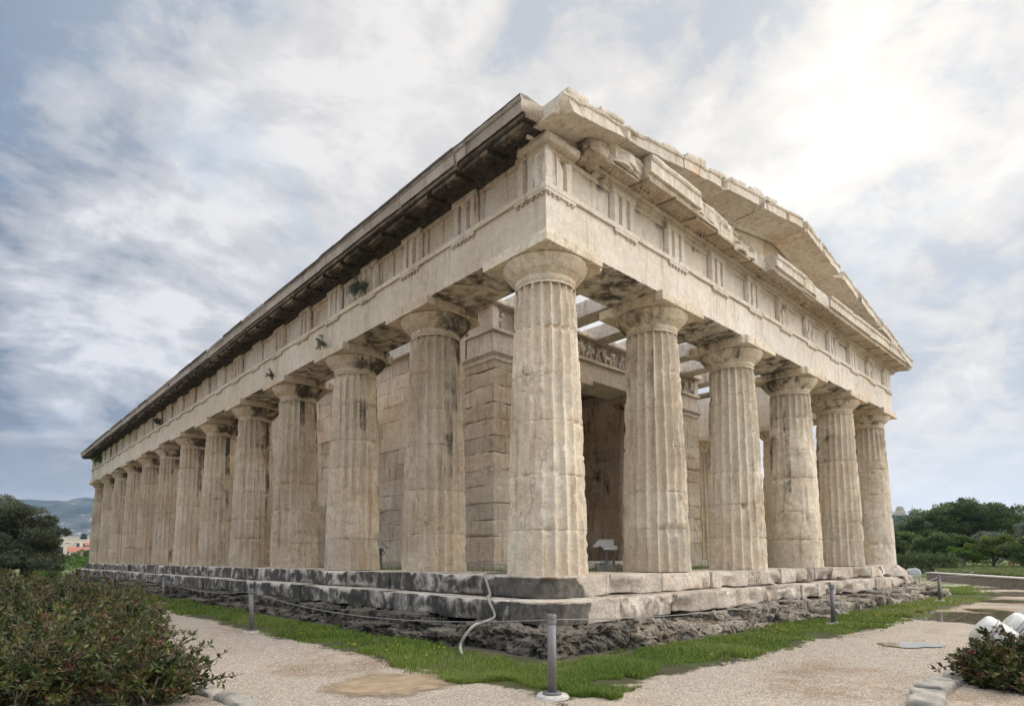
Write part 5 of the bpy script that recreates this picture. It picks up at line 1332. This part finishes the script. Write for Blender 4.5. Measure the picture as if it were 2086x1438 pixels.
def wall_plants():
    def tuft(loc, label, n, r, mat, seed, size):
        bush('wall_plant', loc, label, 'plant', [(loc[0]-.03, loc[1], loc[2]+r*.5, r*.5, r, r*.75)], n, size, mat, seed, 0, shoots=14, shoot_len=r*.8, shootdir=(-.5, 0, .3), stems=False, floor=-9, aspect=.3)
    tuft((.03, 4.45, 4.70), 'largest grey-green tuft growing on the flank beam ledge', 420, .20, M['silver'], 51, .05)
    tuft((-.02, 5.72, 4.13), 'small flowering sprig rooted beside a capital on the flank', 110, .09, M['silver'], 52, .035)
    tuft((-.02, 8.15, 4.10), 'tiny tuft rooted in a flank beam joint', 60, .06, M['olive'], 53, .03)
    tuft((.02, 29.4, 4.70), 'bright fern clump at the far left end of the frieze', 420, .32, M['bright'], 54, .08)
    tuft((.03, 18.2, 4.76), 'little green clump on the frieze in the middle of the flank', 90, .13, M['olive'], 55, .06)
wall_plants()

# ------------------------------------------------------------------ grass, pebbles and flowers (uncountable)
def blades(name, label, P, h, wdt, mat, seed, tone):
    rng = np.random.default_rng(seed); n = len(P); a = rng.uniform(0, 2*math.pi, n); ln = rng.normal(0, .45, (n, 2))
    s = np.stack([np.cos(a), np.sin(a), a*0], 1)*(wdt/2)[:, None] if np.ndim(wdt) else np.stack([np.cos(a), np.sin(a), a*0], 1)*wdt/2
    hh = h*rng.uniform(.4, 1.25, n)
    mid = P+np.stack([ln[:, 0]*hh*.3, ln[:, 1]*hh*.3, hh*.6], 1); tip = P+np.stack([ln[:, 0]*hh*.95, ln[:, 1]*hh*.95, hh], 1)
    V = np.stack([P-s, P+s, mid+s*.7, mid-s*.7, tip], 1).reshape(-1, 3); i = np.arange(n)*5
    mb = MB(); mb.add(V, np.stack([i, i+1, i+2, i+3], 1), np.stack([i+3, i+2, i+4], 1), tone=np.repeat(tone, 5))
    return tag(mb.build(name, mat, smooth=False), label, None, None, 'stuff')
def ground_cover():
    rng = np.random.default_rng(77)
    def dist(x, y): return np.maximum(np.maximum(-x, x-13.7), np.maximum(-y, y-31.8))
    # candidates along the strip, denser near the viewer
    N = 420000; t = rng.random(N)**1.9
    side = rng.random(N) < .52
    L = np.where(side, -2.1+t*33, -2.1+t*17); o = rng.uniform(.85, 2.25, N)
    X = np.where(side, -o, L); Y = np.where(side, L, -o)
    D = dist(X, Y); Pn = np.stack([X, Y, X*0], 1)
    nb = fbm(Pn*1.3, 5, 3)-.5; nb2 = fbm(Pn*5, 6, 3)-.5
    ok = (D+nb*.75+nb2*.6 < 1.84) & (D+nb2*.5 > .93) & (rng.random(N) < .30+1.0*sstep(fbm(Pn*2.2, 9, 3), .35, .6))
    cd_ = np.hypot(X-CAM.x, Y-CAM.y)
    ok &= (rng.random(N) < np.clip(6.5/cd_, .12, 1)) & (X < 12.9)
    P = np.stack([X, Y, X*0+G-.004], 1)[ok]
    dd = np.hypot(P[:, 0]-CAM.x, P[:, 1]-CAM.y)
    tall = .035+.05*sstep(fbm(P*1.7, 12, 3), .45, .7)
    tone = np.clip(rng.normal(.46, .20, len(P))+.9*(fbm(P*1.1, 13, 4)-.5)+.45*sstep(P[:, 0], 6, 11)*rng.random(len(P)), 0, 1)
    blades('grass', 'green grass strip round the temple footing', P, tall, np.clip(dd*.0009, .0035, .012), M['grass'], 1, tone)
    # grass inside the colonnade and on the lawn
    n = 30000; X = rng.uniform(1.05, 12.6, n); Y = rng.uniform(1.05, 31, n); ok = ((X < 2.75) | (Y < 4.05)) & (rng.random(n) < np.clip(9/np.hypot(X+5, Y+5), .1, 1))
    P = np.stack([X, Y, X*0-.06], 1)[ok]
    blades('inner_grass', 'grass growing between the columns and the inner wall', P, .10+0*P[:, 0], .010, M['grass'], 2, np.clip(rng.normal(.5, .2, len(P)), 0, 1))
    n = 60000; u = rng.random(n); v = rng.random(n)**1.6; A = np.array([18.9, -2.2]); B = np.array([24.6, 1.6]); Cc = np.array([50, -9.]); Dd = np.array([62, 9.])
    Q = (A+(B-A)*u[:, None])*(1-v[:, None])+(Cc+(Dd-Cc)*u[:, None])*v[:, None]
    P = np.concatenate([Q, np.full((n, 1), -.45)], 1)
    blades('meadow_grass', 'pale seeding grass on the right lawn', P, .13+0*u, .028, M['drygrass'], 3, np.clip(rng.normal(.5, .25, n), 0, 1))
    n = 9000; X = rng.uniform(14, 20.5, n); Y = -.9+rng.normal(0, .35, n)+(X-14)*.22; P = np.stack([X, Y, X*0+G], 1)
    blades('verge_grass', 'grass verge below the low wall', P, .07+0*X, .012, M['grass'], 4, np.clip(rng.normal(.5, .2, n), 0, 1))
    # yellow flowers in the grass near the corner
    n = 700; t = rng.random(n)**1.5; side = rng.random(n) < .5; L = np.where(side, -1.6+t*13, -1.6+t*8); o = rng.uniform(1.15, 1.85, n); X = np.where(side, -o, L); Y = np.where(side, L, -o)
    ok = fbm(np.stack([X*1.6, Y*1.6, X*0], -1), 44, 3) > .60; X, Y = X[ok][:190], Y[ok][:190]
    mb = MB()
    for x, y in zip(X, Y):
        h = rng.uniform(.035, .075); a = np.linspace(0, 2*math.pi, 9)[:-1]; r = rng.uniform(.007, .012)
        mb.add([(x, y, G+h+.003)]+[(x+r*math.cos(q), y+r*math.sin(q), G+h+(.004 if k % 2 else 0)) for k, q in enumerate(a)], None, [(0, 1+k, 1+(k+1) % 8) for k in range(8)])
    tag(mb.build('dandelions', M['flower'], smooth=False), 'tiny yellow flowers scattered in the grass', None, None, 'stuff')
    # gravel grains near the viewer
    n = 46000; r = 1.2+rng.random(n)**1.35*7.5; a = R(90)-yaw+rng.uniform(-R(50), R(50), n); X = CAM.x+np.cos(a)*r; Y = CAM.y+np.sin(a)*r
    ok = dist(X, Y) > 1.9; X, Y = X[ok], Y[ok]; n = len(X)
    sz = rng.uniform(.0028, .0068, n)*np.clip(np.hypot(X-CAM.x, Y-CAM.y)/4, .8, 1.6)
    oct_ = np.array([(1, 0, 0), (-.2, .9, .1), (-.9, -.1, 0), (.1, -1, .05), (.1, .1, .7)])
    V = oct_[None]*sz[:, None, None]*rng.uniform(.7, 1.3, (n, 5, 1)); ca, sa = np.cos(rng.uniform(0, 6.3, n)), np.sin(rng.uniform(0, 6.3, n))
    V = np.stack([V[..., 0]*ca[:, None]-V[..., 1]*sa[:, None]+X[:, None], V[..., 0]*sa[:, None]+V[..., 1]*ca[:, None]+Y[:, None], V[..., 2]+G+.001], -1)
    i = np.arange(n)*5; T = np.concatenate([np.stack([i, i+1, i+4], 1), np.stack([i+1, i+2, i+4], 1), np.stack([i+2, i+3, i+4], 1), np.stack([i+3, i, i+4], 1)])
    mb = MB(); mb.add(V.reshape(-1, 3), None, T, tone=np.repeat(rng.random(n), 5))
    m, w = new_mat('gravel_grain'); tn = w.attr('tone'); finish(w, w.mix(tn, (.24, .20, .16, 1), (.55, .495, .435, 1)), .9)
    tag(mb.build('gravel', m, smooth=False), 'loose pinkish gravel grains on the path', None, None, 'stuff')
ground_cover()

# ------------------------------------------------------------------ the city far left and the hill monument far right
def city():
    def house(name, x, y, w_, d_, h, lab, wallm, roofm=None, rh=0., wins=0, wm='darkwin', z=G, rz=0.):
        e = empty(name, (x, y, z), lab, 'building', 'city houses far left', rz)
        mb = MB(); box(mb, (-w_/2, -d_/2, 0), (w_/2, d_/2, h)); mb.build('wall', wallm, e, smooth=False)
        mb = MB()
        if rh:
            o = .4; V = [(-w_/2-o, -d_/2-o, h), (w_/2+o, -d_/2-o, h), (w_/2+o, d_/2+o, h), (-w_/2-o, d_/2+o, h), (-w_/2-o, 0, h+rh), (w_/2+o, 0, h+rh)]
            mb.add(np.array(V)+np.array([0, 0, .02]), [(0, 1, 5, 4), (2, 3, 4, 5), (3, 2, 1, 0)], [(1, 2, 5), (3, 0, 4)])
        else: box(mb, (-w_/2-.2, -d_/2-.2, h+.01), (w_/2+.2, d_/2+.2, h+.35))
        mb.build('roof', roofm or wallm, e, smooth=False)
        for k in range(wins):
            cx = -w_/2+w_*(k+.5)/wins; mb = MB(); box(mb, (cx-w_/wins*.30, -d_/2-.06, h*.45), (cx+w_/wins*.30, -d_/2-.01, h*.86)); mb.build('window', M[wm], e)
    rz = -.12
    house('long_house', 38, 250, 26, 8, 3.4, 'long low building under a red tiled roof left of the temple', M['plaster'], M['rooftile'], 1.7, 8, rz=rz)
    house('gabled_house', 41.5, 290, 13, 8, 6.4, 'pink house with red roof and white shutters above the long roof', M['plasterp'], M['rooftile'], 1.3, 3, 'whitewin', rz=rz)
    house('flat_house', 37.0, 330, 10, 9, 9.4, 'cream flat-roofed block left of the cypress', M['plaster'], None, 0, 3, rz=rz)
    house('flat_house', 50.0, 345, 12, 9, 10.2, 'cream flat-roofed block right of the cypress', M['plaster'], None, 0, 4, rz=rz)
    house('flat_house', 46.0, 420, 16, 9, 14.0, 'palest flat-roofed block farthest behind the cypress', M['concrete'], None, 0, 5, rz=rz)
    house('flat_house', 26.0, 300, 14, 9, 6.8, 'cream flat-roofed block half hidden by the olive tree', M['plaster'], None, 0, 4, rz=rz)
city()
def monument():
    e = empty('hill_monument', (457.8, 112.2, 28.6), 'ruined pale stone monument on the wooded hilltop at right', 'monument', rz=R(-76))
    mb = MB(); rbox(mb, (-2.9, -2, -1), (2.9, 2, 2.2), .4, .1, .5, .8, 3, .3, .4); mb.build('base', M['plaster'], e)
    mb = MB(); 
    def cut(P):
        t = np.clip((P[:, 2]-2)/3.2, 0, 1); P = P.copy(); P[:, 0] *= 1-.45*t*t; return P
    rbox(mb, (-2.6, -1.6, 2.2), (2.3, 1.6, 5.2), .35, .1, .7, .9, 4, .5, .4, cut=cut); mb.build('curved_wall', M['plaster'], e)
    e = empty('radio_mast', (463.4, 106.6, 28), 'thin radio mast on the hilltop right of the monument', 'mast')
    mb = MB(); tube(mb, np.array([(0, 0, 0), (0, 0, 6.2)]), .14, 5); mb.build('pole', M['steeldark'], e)
    # scattered pines that clothe the hill, one mass
    rng = np.random.default_rng(5); mb = MB(); hill = bpy.data.objects['wooded_hill'].data
    co_ = np.zeros(len(hill.vertices)*3); hill.vertices.foreach_get('co', co_); co_ = co_.reshape(-1, 3)
    idx = rng.integers(0, len(co_), 2600)
    for i in idx:
        c = co_[i]+rng.normal(size=3)*np.array([3, 3, .2]); r = rng.uniform(1.0, 2.2); k = 26
        d = rng.normal(size=(k, 3)); d /= np.linalg.norm(d, axis=1, keepdims=True)
        leaves(mb, c+np.array([0, 0, r*.7])+d*r*np.array([1, 1, .7]), d, 1.3, rng, np.clip(rng.normal(.45, .2, k)+rng.normal(0, .15), 0, 1), .7)
    tag(mb.build('hill_wood', M['oak'], smooth=False), 'dark scrubby wood covering the far hill', None, None, 'stuff')
monument()

# ------------------------------------------------------------------ the air
def haze():
    m = bpy.data.materials.new('haze'); m.use_nodes = True; w = NT(m.node_tree)
    v = w.n('ShaderNodeVolumePrincipled'); v.inputs['Color'].default_value = (.36, .60, 1, 1); v.inputs['Density'].default_value = .00016; v.inputs['Anisotropy'].default_value = .2
    w.nt.links.new(v.outputs[0], w.n('ShaderNodeOutputMaterial').inputs['Volume'])
    mb = MB(); box(mb, (-3050, -3050, -4.), (3050, 3050, 260)); tag(mb.build('haze', m, smooth=False), 'thin blue haze over the plain', None, None, 'stuff')
haze()
